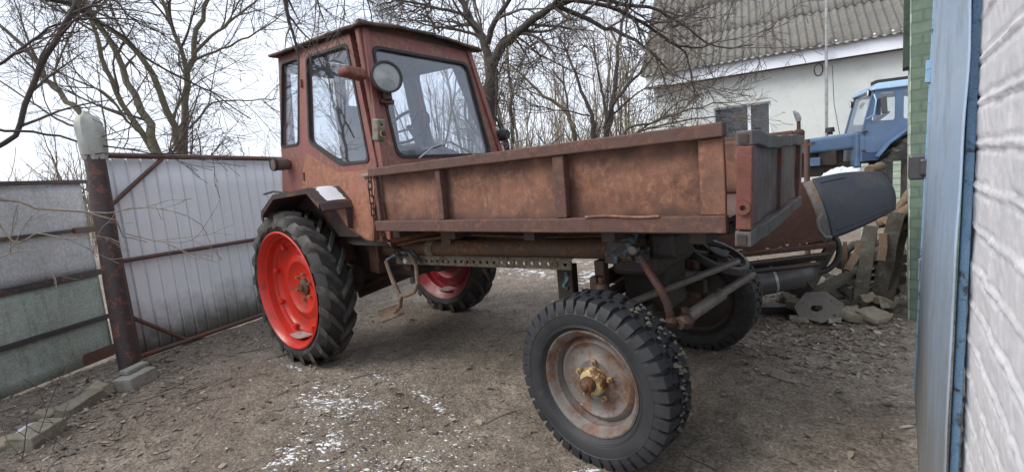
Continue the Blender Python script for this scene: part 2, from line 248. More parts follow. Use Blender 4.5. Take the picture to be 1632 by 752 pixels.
def glassmat(name, tint, refl=.18, veil=.06, veilc=(.55, .58, .62)):
    m = bpy.data.materials.new(name); m.use_nodes = True; t = m.node_tree; t.nodes.clear()
    o = N_(t, 'ShaderNodeOutputMaterial'); tr = N_(t, 'ShaderNodeBsdfTransparent'); tr.inputs[0].default_value = (*tint, 1)
    gl = N_(t, 'ShaderNodeBsdfGlossy'); gl.inputs['Roughness'].default_value = .015; gl.inputs[0].default_value = (.9, .93, 1, 1)
    df = N_(t, 'ShaderNodeBsdfDiffuse'); df.inputs[0].default_value = (*veilc, 1)
    lw = N_(t, 'ShaderNodeLayerWeight'); lw.inputs[0].default_value = .5
    pw = N_(t, 'ShaderNodeMath', operation='POWER'); t.links.new(lw.outputs['Facing'], pw.inputs[0]); pw.inputs[1].default_value = 4
    a = N_(t, 'ShaderNodeMath', operation='MULTIPLY_ADD'); t.links.new(pw.outputs[0], a.inputs[0]); a.inputs[1].default_value = .75; a.inputs[2].default_value = refl
    v = coords(t); n = ramp(t, noise_node(t, v, 5, 6, .7), [(.35, (veil * .5,) * 3), (.75, (veil * 1.8,) * 3)])
    m1 = N_(t, 'ShaderNodeMixShader'); t.links.new(n, m1.inputs[0]); t.links.new(tr.outputs[0], m1.inputs[1]); t.links.new(df.outputs[0], m1.inputs[2])
    m2 = N_(t, 'ShaderNodeMixShader'); t.links.new(a.outputs[0], m2.inputs[0]); t.links.new(m1.outputs[0], m2.inputs[1]); t.links.new(gl.outputs[0], m2.inputs[2])
    t.links.new(m2.outputs[0], o.inputs[0]); return m
M['glass'] = glassmat('cab_glass', (.93, .95, .97), .07, .03)
M['glassdark'] = glassmat('screen_glass', (.35, .37, .40), .06, .22, (.22, .22, .22))
M['lens'] = glassmat('lamp_lens', (.5, .52, .5), .10, .42, (.42, .43, .40))
m, t, b = newmat('reflector'); b.inputs['Base Color'].default_value = (.4, .4, .38, 1); b.inputs['Metallic'].default_value = .9; b.inputs['Roughness'].default_value = .45; M['reflector'] = m
m, t, b = newmat('orange_lens'); b.inputs['Base Color'].default_value = (.45, .28, .10, 1); b.inputs['Roughness'].default_value = .4; M['amber'] = m
m, t, b = newmat('white_label'); b.inputs['Base Color'].default_value = (.75, .76, .78, 1); b.inputs['Roughness'].default_value = .5; M['label'] = m

# ------------------------------------------------------------------ mesh helpers
def tag(o, label=None, cat=None, group=None, kind=None):
    if label: o['label'] = label
    if cat: o['category'] = cat
    if group: o['group'] = group
    if kind: o['kind'] = kind
    return o
def empty(name, loc=(0, 0, 0), rot=(0, 0, 0), parent=None, **k):
    o = bpy.data.objects.new(name, None); COL.objects.link(o); o.location = loc; o.rotation_euler = rot; o.parent = parent
    o.empty_display_size = .1; return tag(o, **k)
class MB:
    def __init__(s): s.v = []; s.f = []
    def add(s, vs, fs):
        n = len(s.v); s.v += [tuple(a) for a in vs]; s.f += [tuple(i + n for i in a) for a in fs]; return s
    def hexa(s, c): # 8 corners: bottom 4 ccw, top 4
        return s.add(c, [(3, 2, 1, 0), (4, 5, 6, 7), (0, 1, 5, 4), (1, 2, 6, 5), (2, 3, 7, 6), (3, 0, 4, 7)])
    def box(s, c, d, rot=None):
        x, y, z = d[0] / 2, d[1] / 2, d[2] / 2
        P = [Vector(p) for p in ((-x, -y, -z), (x, -y, -z), (x, y, -z), (-x, y, -z), (-x, -y, z), (x, -y, z), (x, y, z), (-x, y, z))]
        if rot is not None:
            if not isinstance(rot, Matrix):
                from mathutils import Euler
                rot = Euler(rot).to_matrix()
            P = [rot @ p for p in P]
        return s.hexa([p + Vector(c) for p in P])
    def bar(s, a, b, w, h, up=(0, 0, 1)):
        a, b = Vector(a), Vector(b); d = (b - a); Ln = d.length; d.normalize(); up = Vector(up)
        sx = d.cross(up)
        if sx.length < 1e-4: sx = d.cross(Vector((1, 0, 0)))
        sx.normalize(); uz = sx.cross(d)
        return s.box((a + b) / 2, (Ln, w, h), Matrix((d, sx, uz)).transposed())
    def tube(s, pts, r, n=10, cap=True):
        pts = [Vector(p) for p in pts]; m = len(pts)
        if not hasattr(r, '__len__'): r = [r] * m
        vs = []; fs = []; prev = None
        for i, p in enumerate(pts):
            d = (pts[min(i + 1, m - 1)] - pts[max(i - 1, 0)]).normalized()
            if prev is None:
                a = d.cross(Vector((0, 0, 1)))
                if a.length < .05: a = d.cross(Vector((1, 0, 0)))
            else: a = prev - d * prev.dot(d)
            a.normalize(); prev = a; b = d.cross(a)
            for k in range(n):
                th = 2 * math.pi * k / n; vs.append(p + (a * math.cos(th) + b * math.sin(th)) * r[i])
        for i in range(m - 1):
            for k in range(n):
                k2 = (k + 1) % n; fs.append((i * n + k, i * n + k2, (i + 1) * n + k2, (i + 1) * n + k))
        if cap: fs.append(tuple(range(n))); fs.append(tuple((m - 1) * n + k for k in reversed(range(n))))
        return s.add(vs, fs)
    def lathe(s, prof, n=48, c=(0, 0, 0), axis='y', close=False):
        vs = []; fs = []; m = len(prof)
        for k in range(n):
            th = 2 * math.pi * k / n; cs, sn = math.cos(th), math.sin(th)
            for (r, h) in prof:
                vs.append((c[0] + r * cs, c[1] + h, c[2] + r * sn) if axis == 'y' else ((c[0] + h, c[1] + r * cs, c[2] + r * sn) if axis == 'x' else (c[0] + r * cs, c[1] + r * sn, c[2] + h)))
        for k in range(n):
            k2 = (k + 1) % n
            for i in range(m if close else m - 1):
                j = (i + 1) % m; fs.append((k * m + i, k * m + j, k2 * m + j, k2 * m + i))
        return s.add(vs, fs)
    def panel(s, outer, holes, mp, th):
        """flat plate with holes: outer/holes are (u,v) lists, mp(u,v,w) -> point, w = depth 0..th"""
        loops = [list(outer)] + [list(h) for h in holes]
        tris = tessellate_polygon([[Vector((a, b_, 0)) for a, b_ in lp] for lp in loops])
        flat = [p for lp in loops for p in lp]; n = len(flat)
        vs = [mp(a, b_, 0) for a, b_ in flat] + [mp(a, b_, th) for a, b_ in flat]
        fs = [tuple(t_) for t_ in tris] + [tuple(i + n for i in reversed(t_)) for t_ in tris]
        o = 0
        for lp in loops:
            k = len(lp)
            for i in range(k):
                j = (i + 1) % k; fs.append((o + i, o + j, o + j + n, o + i + n))
            o += k
        return s.add(vs, fs)
    def jitter(s, a, sc=8, seed=0):
        s.v = [tuple(Vector(p) + noise.noise_vector(Vector(p) * sc + Vector((seed, seed * 2, 0))) * a) for p in s.v]; return s
    def build(s, name, mat, parent=None, smooth=False, bevel=0, seg=2, norm=True, subdiv=0, **k):
        me = bpy.data.meshes.new(name); me.from_pydata(s.v, [], s.f)
        if norm:
            bm = bmesh.new(); bm.from_mesh(me); bmesh.ops.recalc_face_normals(bm, faces=bm.faces); bm.to_mesh(me); bm.free()
        me.materials.append(mat); o = bpy.data.objects.new(name, me); COL.objects.link(o); o.parent = parent
        if smooth:
            me.polygons.foreach_set('use_smooth', [True] * len(me.polygons))
            if smooth != 'full':
                try: me.set_sharp_from_angle(angle=R_(38))
                except Exception: pass
        if bevel:
            md = o.modifiers.new('bevel', 'BEVEL'); md.width = bevel; md.segments = seg; md.limit_method = 'ANGLE'; md.angle_limit = R_(35)
        if subdiv:
            md = o.modifiers.new('sub', 'SUBSURF'); md.levels = subdiv; md.render_levels = subdiv
        return tag(o, **k)
def rpoly(pts, r=.04, n=5):
    out = []; m = len(pts)
    for i in range(m):
        p = Vector(pts[i]); a = Vector(pts[i - 1]); b = Vector(pts[(i + 1) % m])
        da = (a - p); db = (b - p); q = min(r, da.length * .45, db.length * .45); A = p + da.normalized() * q; B = p + db.normalized() * q
        for k in range(n + 1):
            t_ = k / n; out.append(tuple(A * (1 - t_) ** 2 + p * 2 * t_ * (1 - t_) + B * t_ ** 2))
    return out
def inset(pts, d):
    c = Vector((sum(p[0] for p in pts) / len(pts), sum(p[1] for p in pts) / len(pts))); out = []
    m = len(pts)
    for i in range(m):
        p = Vector(pts[i]); a = (Vector(pts[i]) - Vector(pts[i - 1])); b = (Vector(pts[(i + 1) % m]) - Vector(pts[i]))
        na = Vector((-a.y, a.x)).normalized(); nb = Vector((-b.y, b.x)).normalized(); nn = (na + nb)
        nn = nn.normalized() if nn.length > 1e-6 else na
        if (c - p).dot(nn) < 0: nn = -nn
        out.append(tuple(p + nn * d))
    return out
def circle(cx, cz, r, n=10): return [(cx + r * math.cos(2 * math.pi * k / n), cz + r * math.sin(2 * math.pi * k / n)) for k in range(n)]
def fast_tubes(name, polys, mat, parent=None, smooth=True, **k):
    """polys: list of (points Nx3, radii N, sides)"""
    V = []; F = []; base = 0
    for P, rr, n in polys:
        P = np.asarray(P, float); rr = np.asarray(rr, float); m = len(P)
        T = np.empty_like(P); T[1:-1] = P[2:] - P[:-2]; T[0] = P[1] - P[0]; T[-1] = P[-1] - P[-2]
        T /= (np.linalg.norm(T, axis=1, keepdims=True) + 1e-9)
        ref = np.array([0, 0, 1.]) if abs(T[:, 2]).mean() < .8 else np.array([1., 0, 0])
        A = np.cross(T, ref); A /= (np.linalg.norm(A, axis=1, keepdims=True) + 1e-9); B = np.cross(T, A)
        th = np.arange(n) * 2 * np.pi / n
        ring = P[:, None, :] + rr[:, None, None] * (A[:, None, :] * np.cos(th)[None, :, None] + B[:, None, :] * np.sin(th)[None, :, None])
        V.append(ring.reshape(-1, 3)); i = np.arange(m - 1)[:, None] * n; kk = np.arange(n)[None, :]; k2 = (kk + 1) % n
        F.append((np.stack([i + kk, i + k2, i + n + k2, i + n + kk], -1).reshape(-1, 4) + base)); base += m * n
    return fast_mesh(name, np.concatenate(V), np.concatenate(F), mat, parent, smooth, **k)
def fast_mesh(name, V, F, mat, parent=None, smooth=False, **k):
    me = bpy.data.meshes.new(name); nf, q = F.shape
    me.vertices.add(len(V)); me.vertices.foreach_set('co', V.astype(np.float32).ravel())
    me.loops.add(nf * q); me.loops.foreach_set('vertex_index', F.astype(np.int32).ravel())
    me.polygons.add(nf); me.polygons.foreach_set('loop_start', np.arange(0, nf * q, q, dtype=np.int32))
    try: me.polygons.foreach_set('loop_total', np.full(nf, q, dtype=np.int32))
    except Exception: pass
    me.polygons.foreach_set('use_smooth', np.full(nf, bool(smooth)))
    me.update(calc_edges=True); me.validate()
    me.materials.append(mat); o = bpy.data.objects.new(name, me); COL.objects.link(o); o.parent = parent
    return tag(o, **k)

# ================================================================== GROUND
def gz(x, y):
    z = .035 * noise.noise(Vector((x * .9, y * .9, 0))) + .016 * noise.noise(Vector((x * 3.1, y * 3.1, 3))) + .007 * noise.noise(Vector((x * 10, y * 10, 5)))
    return z - .008
def axis_(lo, hi, fine, c0, c1, far):
    a = list(np.arange(c0, c1, fine)); st = fine; x = c1
    while x < far: a.append(x); st *= 1.12; x += st
    st = fine; x = c0; b = []
    while x > -far:
        st *= 1.12; x -= st; b.append(x)
    return np.array(sorted(b) + a)
gx = axis_(0, 0, .02, -2.2, 4.4, 900); gy = axis_(0, 0, .02, -2.9, 3.2, 900)
X, Y = np.meshgrid(gx, gy, indexing='ij'); Z = np.zeros_like(X)
for i in range(len(gx)):
    for j in range(len(gy)):
        if -12 < gx[i] < 12 and -12 < gy[j] < 16:
            x, y = gx[i], gy[j]
            Z[i, j] = gz(x, y) + (.0065 * noise.noise(Vector((x * 31, y * 31, 9))) + .009 * abs(noise.noise(Vector((x * 17, y * 17, 2)))) if -2.3 < x < 4.5 and -3 < y < 3.3 else 0)
V = np.stack([X, Y, Z], -1).reshape(-1, 3); ni, nj = X.shape
I, J = np.meshgrid(np.arange(ni - 1), np.arange(nj - 1), indexing='ij'); a_ = I * nj + J
fast_mesh('ground', V, np.stack([a_, a_ + nj, a_ + nj + 1, a_ + 1], -1).reshape(-1, 4), M['soil'], smooth=True, kind='structure')

# ================================================================== RED TRACTOR
trac = empty('chassis_tractor', (0, 0, 0), label='rusty red tractor with glazed cab, dump bed and bright red rear wheels', cat='tractor')
YC = .04
def side_pt(x, z, w=0., far=False):
    """point on the cab side: leaning in towards the roof; w = depth inwards"""
    y = -.62 + .12 * (z - 1.4) + w
    return Vector((x, 2 * YC - y if far else y, z))
DW = [(-.077, 2.385), (.478, 2.348), (.714, 1.522), (.362, 1.535), (-.063, 1.739)]
NW = [(-.506, 2.43), (-.222, 2.417), (-.26, 1.742), (-.549, 1.747)]
DOOR = [(-.135, 2.455), (.512, 2.415), (.795, 1.49), (.745, .99), (.66, .99), (.43, 1.08), (.10, 1.37), (-.199, 1.37)]
REARP = [(-.57, 2.50), (-.142, 2.475), (-.205, 1.37), (-.56, 1.37)]
GLASS = M['glass']
for far in (False, True):
    mpf = lambda u, v, w, far=far: side_pt(u, v, w, far)
    rp = MB().panel(REARP, [rpoly(NW, .035)], mpf, .035).build('side_panel', M['cab'], trac, bevel=.004)
    MB().panel(rpoly(inset(NW, -.012), .035), [rpoly(inset(NW, .012), .035)], lambda u, v, w: side_pt(u, v, w - .006, far), .02).build('window_seal', M['seal'], rp)
    MB().panel(rpoly(NW, .035), [], lambda u, v, w: side_pt(u, v, w + .015, far), .005).build('window_pane', GLASS, rp)
    door = MB().panel(rpoly(DOOR, .012, 2), [rpoly(DW, .05)], lambda u, v, w: side_pt(u, v, w - .012, far), .04).build('cab_door', M['cab'], trac, bevel=.005)
    MB().panel(rpoly(inset(DW, -.014), .05), [rpoly(inset(DW, .012), .05)], lambda u, v, w: side_pt(u, v, w - .02, far), .022).build('window_seal', M['seal'], door)
    MB().panel(rpoly(DW, .05), [], lambda u, v, w: side_pt(u, v, w + .005, far), .005).build('window_pane', GLASS, door)
    # raised lower skin of the door: more rust than above
    low = [(-.185, 1.50), (-.12, 1.66), (.34, 1.475), (.78, 1.46), (.735, 1.0), (.665, 1.005), (.435, 1.095), (.11, 1.385), (-.19, 1.385)]
    MB().panel(low, [], lambda u, v, w: side_pt(u, v, w - .0155, far), .004).build('door_skin', M['cablow'], door)
    for hz in (2.2, 1.48):
        MB().tube([side_pt(-.155, hz - .03, -.022, far), side_pt(-.158, hz + .03, -.022, far)], .011, 8).build('door_hinge', M['cab'], door)
    if not far:
        MB().box(side_pt(.70, 1.43, -.03), (.10, .02, .022)).build('door_handle', M['rod'], door, bevel=.005)
    # dark louvred strip between door and front pillar
    lv = MB()
    for i in range(9):
        z = 2.36 - i * .055; x0 = .525 + (2.4 - z) * .32; x1 = .60 + (2.4 - z) * .2 + .01
        if x1 - x0 < .015: break
        lv.hexa([side_pt(x0, z, .015, far), side_pt(x1, z, .015, far), side_pt(x1, z - .03, .05, far), side_pt(x0, z - .03, .05, far),
                 side_pt(x0, z + .006, .015, far), side_pt(x1, z + .006, .015, far), side_pt(x1, z - .024, .05, far), side_pt(x0, z - .024, .05, far)])
    lv.build('louvre_strip', M['roof'], trac)
    # front pillar (side face)
    MB().panel([(.588, 2.425), (.655, 2.425), (.855, 1.42), (.80, 1.42)], [], lambda u, v, w: side_pt(u, v, w, far), .05).build('front_pillar', M['cab'], trac, bevel=.006)
    # lower body under the door and behind
    MB().panel([(-.56, 1.37), (.10, 1.37), (.43, 1.08), (.66, .985), (.72, .985), (.72, .93), (.3, .93), (-.56, 1.1)], [], lambda u, v, w, far=far: side_pt(u, v, w + .12, far), .02).build('body_skirt', M['dark'], trac)
# front frame with windshield
def ws(y, z, w=0.): return Vector((.64 + (2.4 - z) * .2 - w, y, z))
FO = [(-.525, 2.425), (.60, 2.425), (.66, 1.42), (-.60, 1.42)]
FG = [(-.44, 2.305), (.50, 2.305), (.52, 1.54), (-.45, 1.54)]
wf = MB().panel(FO, [rpoly(FG, .07)], ws, .04).build('windshield_frame', M['cab'], trac, bevel=.007)
MB().panel(rpoly(inset(FG, -.016), .07), [rpoly(inset(FG, .012), .07)], lambda a, b_, w_: ws(a, b_, w_ - .008), .024).build('window_seal', M['seal'], wf)
MB().panel(rpoly(FG, .07), [], lambda a, b_, w_: ws(a, b_, w_ + .012), .005).build('windshield_glass', GLASS, wf)
# rear wall with two windows
RO = [(-.49, 2.50), (.57, 2.50), (.70, 1.2), (-.62, 1.2)]
RH = [[(-.42, 2.40), (.0, 2.40), (.0, 1.60), (-.48, 1.60)], [(.07, 2.40), (.49, 2.40), (.54, 1.60), (.07, 1.60)]]
rw = MB().panel(RO, [rpoly(h_, .04) for h_ in RH], lambda a, b_, w_: Vector((-.565 + w_, a, b_)), .035).build('rear_wall', M['cab'], trac)
for h_ in RH: MB().panel(rpoly(h_, .04), [], lambda a, b_, w_: Vector((-.555 + w_, a, b_)), .005).build('window_pane', GLASS, rw)
# inner lining frames (dark) seen through the glass
il = MB()
for y in (.035,):
    il.box((-.50, y, 2.0), (.05, .05, .85))
il.box((-.50, YC, 1.60), (.05, 1.1, .06)).box((-.50, YC, 2.40), (.05, 1.05, .08))
for far in (True,):
    for (a, b_) in (((-.16, 2.40), (-.16, 1.45)), ((.50, 2.36), (.78, 1.45)), ((-.16, 2.40), (.50, 2.36)), ((-.06, 1.72), (.34, 1.52))):
        il.bar(side_pt(a[0], a[1], .06, far), side_pt(b_[0], b_[1], .06, far), .03, .09, up=(1, 0, 0))
il.build('inner_frame', M['interior'], trac)
MB().box((.05, YC, 1.28), (1.15, 1.15, .04)).build('cab_floor', M['interior'], trac)
MB().panel([(-.60, 1.42), (.66, 1.42), (.70, .96), (-.62, .96)], [], lambda a, b_, w_: Vector((.84 - w_, a, b_)), .03).build('front_bulkhead', M['cablow'], trac)
dash = MB().hexa([(.42, -.30, 1.3), (.78, -.30, 1.3), (.78, .02, 1.3), (.42, .02, 1.3), (.52, -.28, 1.64), (.72, -.28, 1.60), (.72, 0, 1.60), (.52, 0, 1.64)]).build('dashboard', M['interior'], trac, bevel=.02)
sw = empty('steering_wheel', (.30, .10, 1.82), (0, R_(-38), 0), trac)
MB().lathe([(.19 + .013 * math.cos(a), .013 * math.sin(a)) for a in [k * math.pi / 4 for k in range(8)]], 32, axis='z', close=True).build('wheel_ring', M['black'], sw, smooth=True)
sp = MB()
for k in range(3): a = k * 2.094; sp.tube([(0, 0, -.02), (.18 * math.cos(a), .18 * math.sin(a), 0)], .009, 6)
sp.tube([(0, 0, .01), (0, 0, -.55)], .018, 8).build('steering_column', M['black'], sw)
st = MB().box((-.14, .1, 1.52), (.42, .46, .12)).box((-.36, .1, 1.82), (.11, .44, .56), (0, R_(-8), 0)).build('seat', M['black'], trac, bevel=.04)
MB().tube([ws(-.32, 1.52, -.06), ws(-.15, 1.60, -.04), ws(.05, 1.64, -.03), ws(.22, 1.57, -.03), ws(.33, 1.50, -.05)], .006, 6).build('wire', M['sack'], trac)
# roof: thin bent sheet with overhang, wavy edge
rv = []; rf = []; nx_, ny_ = 26, 24
for i in range(nx_ + 1):
    for j in range(ny_ + 1):
        x = -.605 + i / nx_ * 1.315; y = -.555 + j / ny_ * 1.21
        z = 2.525 - (x + .6) * .052 + .035 * (1 - ((y - YC) / .62) ** 2) + .012 * noise.noise(Vector((x * 6, y * 6, 1)))
        edge = min(i, nx_ - i, j, ny_ - j)
        if edge == 0: z -= .02 + .012 * noise.noise(Vector((x * 14, y * 14, 4)))
        rv.append((x + (.015 * noise.noise(Vector((y * 9, 0, 3))) if i in (0, nx_) else 0), y, z))
for i in range(nx_):
    for j in range(ny_): a = i * (ny_ + 1) + j; rf.append((a, a + 1, a + ny_ + 2, a + ny_ + 1))
rb = MB().add(rv, rf); o = rb.build('cab_roof', M['roof'], trac, smooth=True); md = o.modifiers.new('th', 'SOLIDIFY'); md.thickness = .02; md.offset = -1
MB().panel([(-.50, 2.49), (.585, 2.45), (.60, 2.40), (-.525, 2.40)], [], lambda a, b_, w_: Vector((.625 - w_, a, b_)), .03).build('roof_header', M['roof'], trac)
hl = empty('headlight', (.80, -.462, 2.068), (0, R_(-4), R_(-18)), trac)
MB().lathe([(0, -.09), (.05, -.085), (.088, -.05), (.102, -.005), (.106, .012), (.100, .02), (.094, .016)], 36, axis='x').build('lamp_shell', M['lampgrey'], hl, smooth=True)
MB().lathe([(0, -.05), (.05, -.03), (.093, .008)], 36, axis='x').build('reflector', M['reflector'], hl, smooth=True)
MB().lathe([(0, .028), (.05, .024), (.094, .013)], 36, axis='x').build('lamp_glass', M['lens'], hl, smooth=True)
MB().lathe([(.096, .010), (.106, .010), (.108, .024), (.096, .026)], 36, axis='x', close=True).build('lamp_ring', M['black'], hl, smooth=True)
MB().box((-.03, 0, -.115), (.05, .05, .05)).box((-.05, .0, -.15), (.035, .09, .03)).box((-.09, 0, -.17), (.09, .03, .02)).jitter(.012, 30).build('lamp_bracket', M['fender'], hl, bevel=.006)
mr_ = MB().hexa([(.62, -.725, 2.08), (.74, -.725, 2.08), (.76, -.575, 2.05), (.66, -.575, 2.05), (.63, -.72, 2.14), (.73, -.72, 2.14), (.75, -.57, 2.13), (.67, -.57, 2.13)])
mr_.build('side_marker', M['redpaint'], trac, bevel=.025, seg=4)
MB().tube([(.70, -.58, 2.09), (.66, -.50, 2.09)], .012, 8).build('marker_arm', M['redpaint'], trac)
sg = MB().box((.80, -.575, 1.72), (.065, .06, .14), (0, R_(11), 0)).build('signal_box', M['siggrey'], trac, bevel=.008)
for dz in (.033, -.033):
    MB().lathe([(0, .0), (.018, .0), (.018, .008), (.024, .008), (.024, -.004)], 16, c=(.837 - dz * .2, -.575, 1.72 + dz), axis='x').build('signal_lamp', M['brass'], sg)
    MB().lathe([(0, .010), (.012, .008), (.014, 0)], 12, c=(.838 - dz * .2, -.575, 1.72 + dz), axis='x').build('bulb', M['black'], sg)
MB().lathe([(0, 0), (.05, 0), (.055, .02), (.05, .07), (.04, .09), (0, .09)], 20, c=(.78, .70, 1.70), axis='x').build('side_lamp', M['black'], trac, smooth=True)
MB().tube([(.79, .62, 1.62), (.80, .67, 1.66), (.80, .70, 1.72), (.79, .70, 1.80), (.77, .68, 1.86)], .012, 6).build('lamp_arm', M['black'], trac)
rl = MB().lathe([(0, -.09), (.048, -.088), (.052, -.02), (.046, .03), (0, .03)], 20, c=(-.43, -.64, 1.60), axis='y').build('rear_lamp', M['lampgrey'], trac, smooth=True)
MB().lathe([(.046, -.092), (.055, -.092), (.055, -.07), (.046, -.07)], 20, c=(-.43, -.64, 1.60), close=True).build('lamp_ring', M['black'], rl)

# fenders
def fender(sgn):
    prof = [(-.415, 1.185), (-.395, 1.235), (-.17, 1.352), (.345, 1.372), (.49, 1.265), (.515, 1.22)]
    yo, yi = (-.885, -.60) if sgn < 0 else (.94, .68)
    b = MB(); n = len(prof); th = .012
    vs = [];
    for (x, z) in prof: vs += [(x, yo, z), (x, yi, z)]
    fs = [(2 * i, 2 * i + 1, 2 * i + 3, 2 * i + 2) for i in range(n - 1)]
    b.add(vs, fs)
    vs = []
    for (x, z) in prof[:-1]: vs += [(x, yo, z), (x * .96 + .005, yo, z - .03)]
    b.add(vs, [(2 * i, 2 * i + 1, 2 * i + 3, 2 * i + 2) for i in range(n - 2)])
    ym = yi + (yo - yi) * .38; b.add([(.505, ym, 1.235), (.505, yi, 1.235), (.50, yi, 1.05), (.50, ym, 1.08)], [(0, 1, 2, 3)])
    # inner arch wall
    vs = []
    for (x, z) in prof: vs += [(x, yi, z), (x * .9, yi, 1.0)]
    b.add(vs, [(2 * i, 2 * i + 1, 2 * i + 3, 2 * i + 2) for i in range(n - 1)])
    o = b.build('fender', M['fender'], trac); md = o.modifiers.new('th', 'SOLIDIFY'); md.thickness = th; md.offset = 0
    return o
fn = fender(-1); fender(1)
sn = MB(); vs = []; nn = 12
for i in range(nn + 1):
    k = i / nn; x = .20 + .28 * k; zt = 1.372 if x < .345 else 1.372 - (x - .345) * .71
    if x < .345: zt = 1.352 + (x + .17) / .515 * .02
    ya = -.83 + .03 * noise.noise(Vector((i * .7, 0, 0))) + (.09 if i < 3 else 0) * (3 - i) / 3; yb_ = -.68 + .03 * noise.noise(Vector((i * .7, 5, 0)))
    for j in range(7): kk = j / 6; vs.append((x, ya + (yb_ - ya) * kk, zt + .0065 + .006 * math.sin(math.pi * kk) * math.sin(math.pi * min(1, max(0, k)) * .9 + .1)))
sn.add(vs, [(i * 7 + j, i * 7 + j + 1, (i + 1) * 7 + j + 1, (i + 1) * 7 + j) for i in range(nn) for j in range(6)]).build('snow_layer', M['snow'], fn, smooth=True)
MB().tube([(-.34, -.70, 1.365), (-.60, -.68, 1.385), (-.80, -.67, 1.37)], .009, 6).build('rubber_rod', M['black'], trac)

# rear wheels
def lug_tyre(R, hw, rimr):
    b = MB(); body = R - .035
    prof = [(rimr - .01, -hw * .80), (rimr + .02, -hw * .92), (rimr + (body - rimr) * .5, -hw * 1.06), (body - .03, -hw * .93), (body, -hw * .70), (body + .006, -hw * .3), (body + .008, 0),
            (body + .006, hw * .3), (body, hw * .70), (body - .03, hw * .93), (rimr + (body - rimr) * .5, hw * 1.06), (rimr + .02, hw * .92), (rimr - .01, hw * .80)]
    b.lathe(prof, 72)
    nl = 21; body_mb = b; b = MB()
    for side in (-1, 1):
        for k in range(nl):
            a0 = 2 * math.pi * (k + (.5 if side > 0 else 0)) / nl
            # path across the tread: (lateral, angle offset, radius of base)
            path = [(-.01, 0, body + .004), (.35, .10, body + .004), (.70, .20, body - .002), (.95, .265, body - .022), (1.05, .29, body - .075)]
            rows = []
            for (q, da, rb_) in path:
                y = side * hw * q; a = a0 + da; wd = .026 if q < .6 else .034; top = rb_ + (.040 if q < .9 else (.038 if q < 1 else .006))
                for (s_, rr) in ((-1, rb_ - .01), (-.75, top), (.75, top), (1, rb_ - .01)):
                    aa = a + s_ * wd / R; rows.append((rr * math.cos(aa), y * (1.03 if rr < top and q > .9 else 1), rr * math.sin(aa)))
            m = len(path); fs = [(i * 4 + j, i * 4 + j + 1, i * 4 + j + 5, i * 4 + j + 4) for i in range(m - 1) for j in range(3)] + [(0, 1, 2, 3), tuple((m - 1) * 4 + j for j in (3, 2, 1, 0))]
            b.add(rows, fs)
    return body_mb, b
def rear_wheel(x, y, sgn, rimmat):
    w_ = empty('rear_wheel', (x, y, .597), (0, R_(7) * sgn, 0), trac)
    hw = .125
    tb_, tl_ = lug_tyre(.622, hw, .452); ty = tb_.build('tyre', M['rubber'], w_, smooth=True); tl_.build('tread', M['rubberdust'], w_, smooth=True)
    o = -sgn   # outward is -y for the near side
    P = lambda l: [(r * (1.04 if r > .2 else 1), sgn * h) for r, h in l]
    # barrel, flange and dished disc; h>0 points outwards
    b = MB().lathe(P([(.452, .118), (.458, .128), (.446, .134), (.430, .118), (.418, .085), (.405, .078), (.398, .03), (.372, .015), (.372, -.05), (.40, -.07), (.425, -.10), (.45, -.118)]), 72)
    b.lathe(P([(.374, .012), (.345, .018), (.335, .004), (.30, -.012), (.255, -.015), (.245, -.006), (.205, .002), (.195, -.01), (.16, -.028), (.10, -.034), (.075, -.034)]), 72)
    rim = b.build('rim', rimmat, w_, smooth=True)
    for k in range(8):
        a = k * math.pi / 4 + .3
        MB().box((.358 * math.cos(a), sgn * .028, .358 * math.sin(a)), (.05, .03, .035), (0, -a, 0)).build('rim_lug', rimmat, w_, bevel=.006)
    for k in range(6):
        a = k * math.pi / 3 + .2
        MB().lathe([(0, sgn * .012), (.012, sgn * .012), (.014, 0), (.014, -sgn * .035)], 6, c=(.108 * math.cos(a), -sgn * .0 + sgn * -.018, .108 * math.sin(a))).build('wheel_bolt', M['brass'], w_)
    MB().lathe(P([(0, .012), (.028, .010), (.034, -.005), (.05, -.012), (.068, -.018), (.074, -.05)]), 24).build('hub', M['hub'], w_, smooth=True)
    return w_
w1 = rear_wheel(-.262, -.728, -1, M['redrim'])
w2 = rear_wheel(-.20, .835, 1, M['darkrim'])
for w_, zz, yy in ((w1, -.375, -.055), (w2, -.37, -.04)):
    sn = MB(); vs = []
    for i in range(11):
        a = -math.pi / 2 + (i - 5) * .055 * (1.0)
        for j in range(5): rr = .395 - .002 - .028 * math.sin(math.pi * i / 10) * (j / 4) ; vs.append((rr * math.cos(a), yy + (j - 2) * .024, rr * math.sin(a)))
    sn.add(vs, [(i * 5 + j, i * 5 + j + 1, i * 5 + j + 6, i * 5 + j + 5) for i in range(10) for j in range(4)])
    o = sn.build('rim_ice_highlight', M['slush_highlight'], w_, smooth=True); o.rotation_euler = (0, -w_.rotation_euler[1], 0)  # grey patch low in the rim; on the near wheel a painted highlight

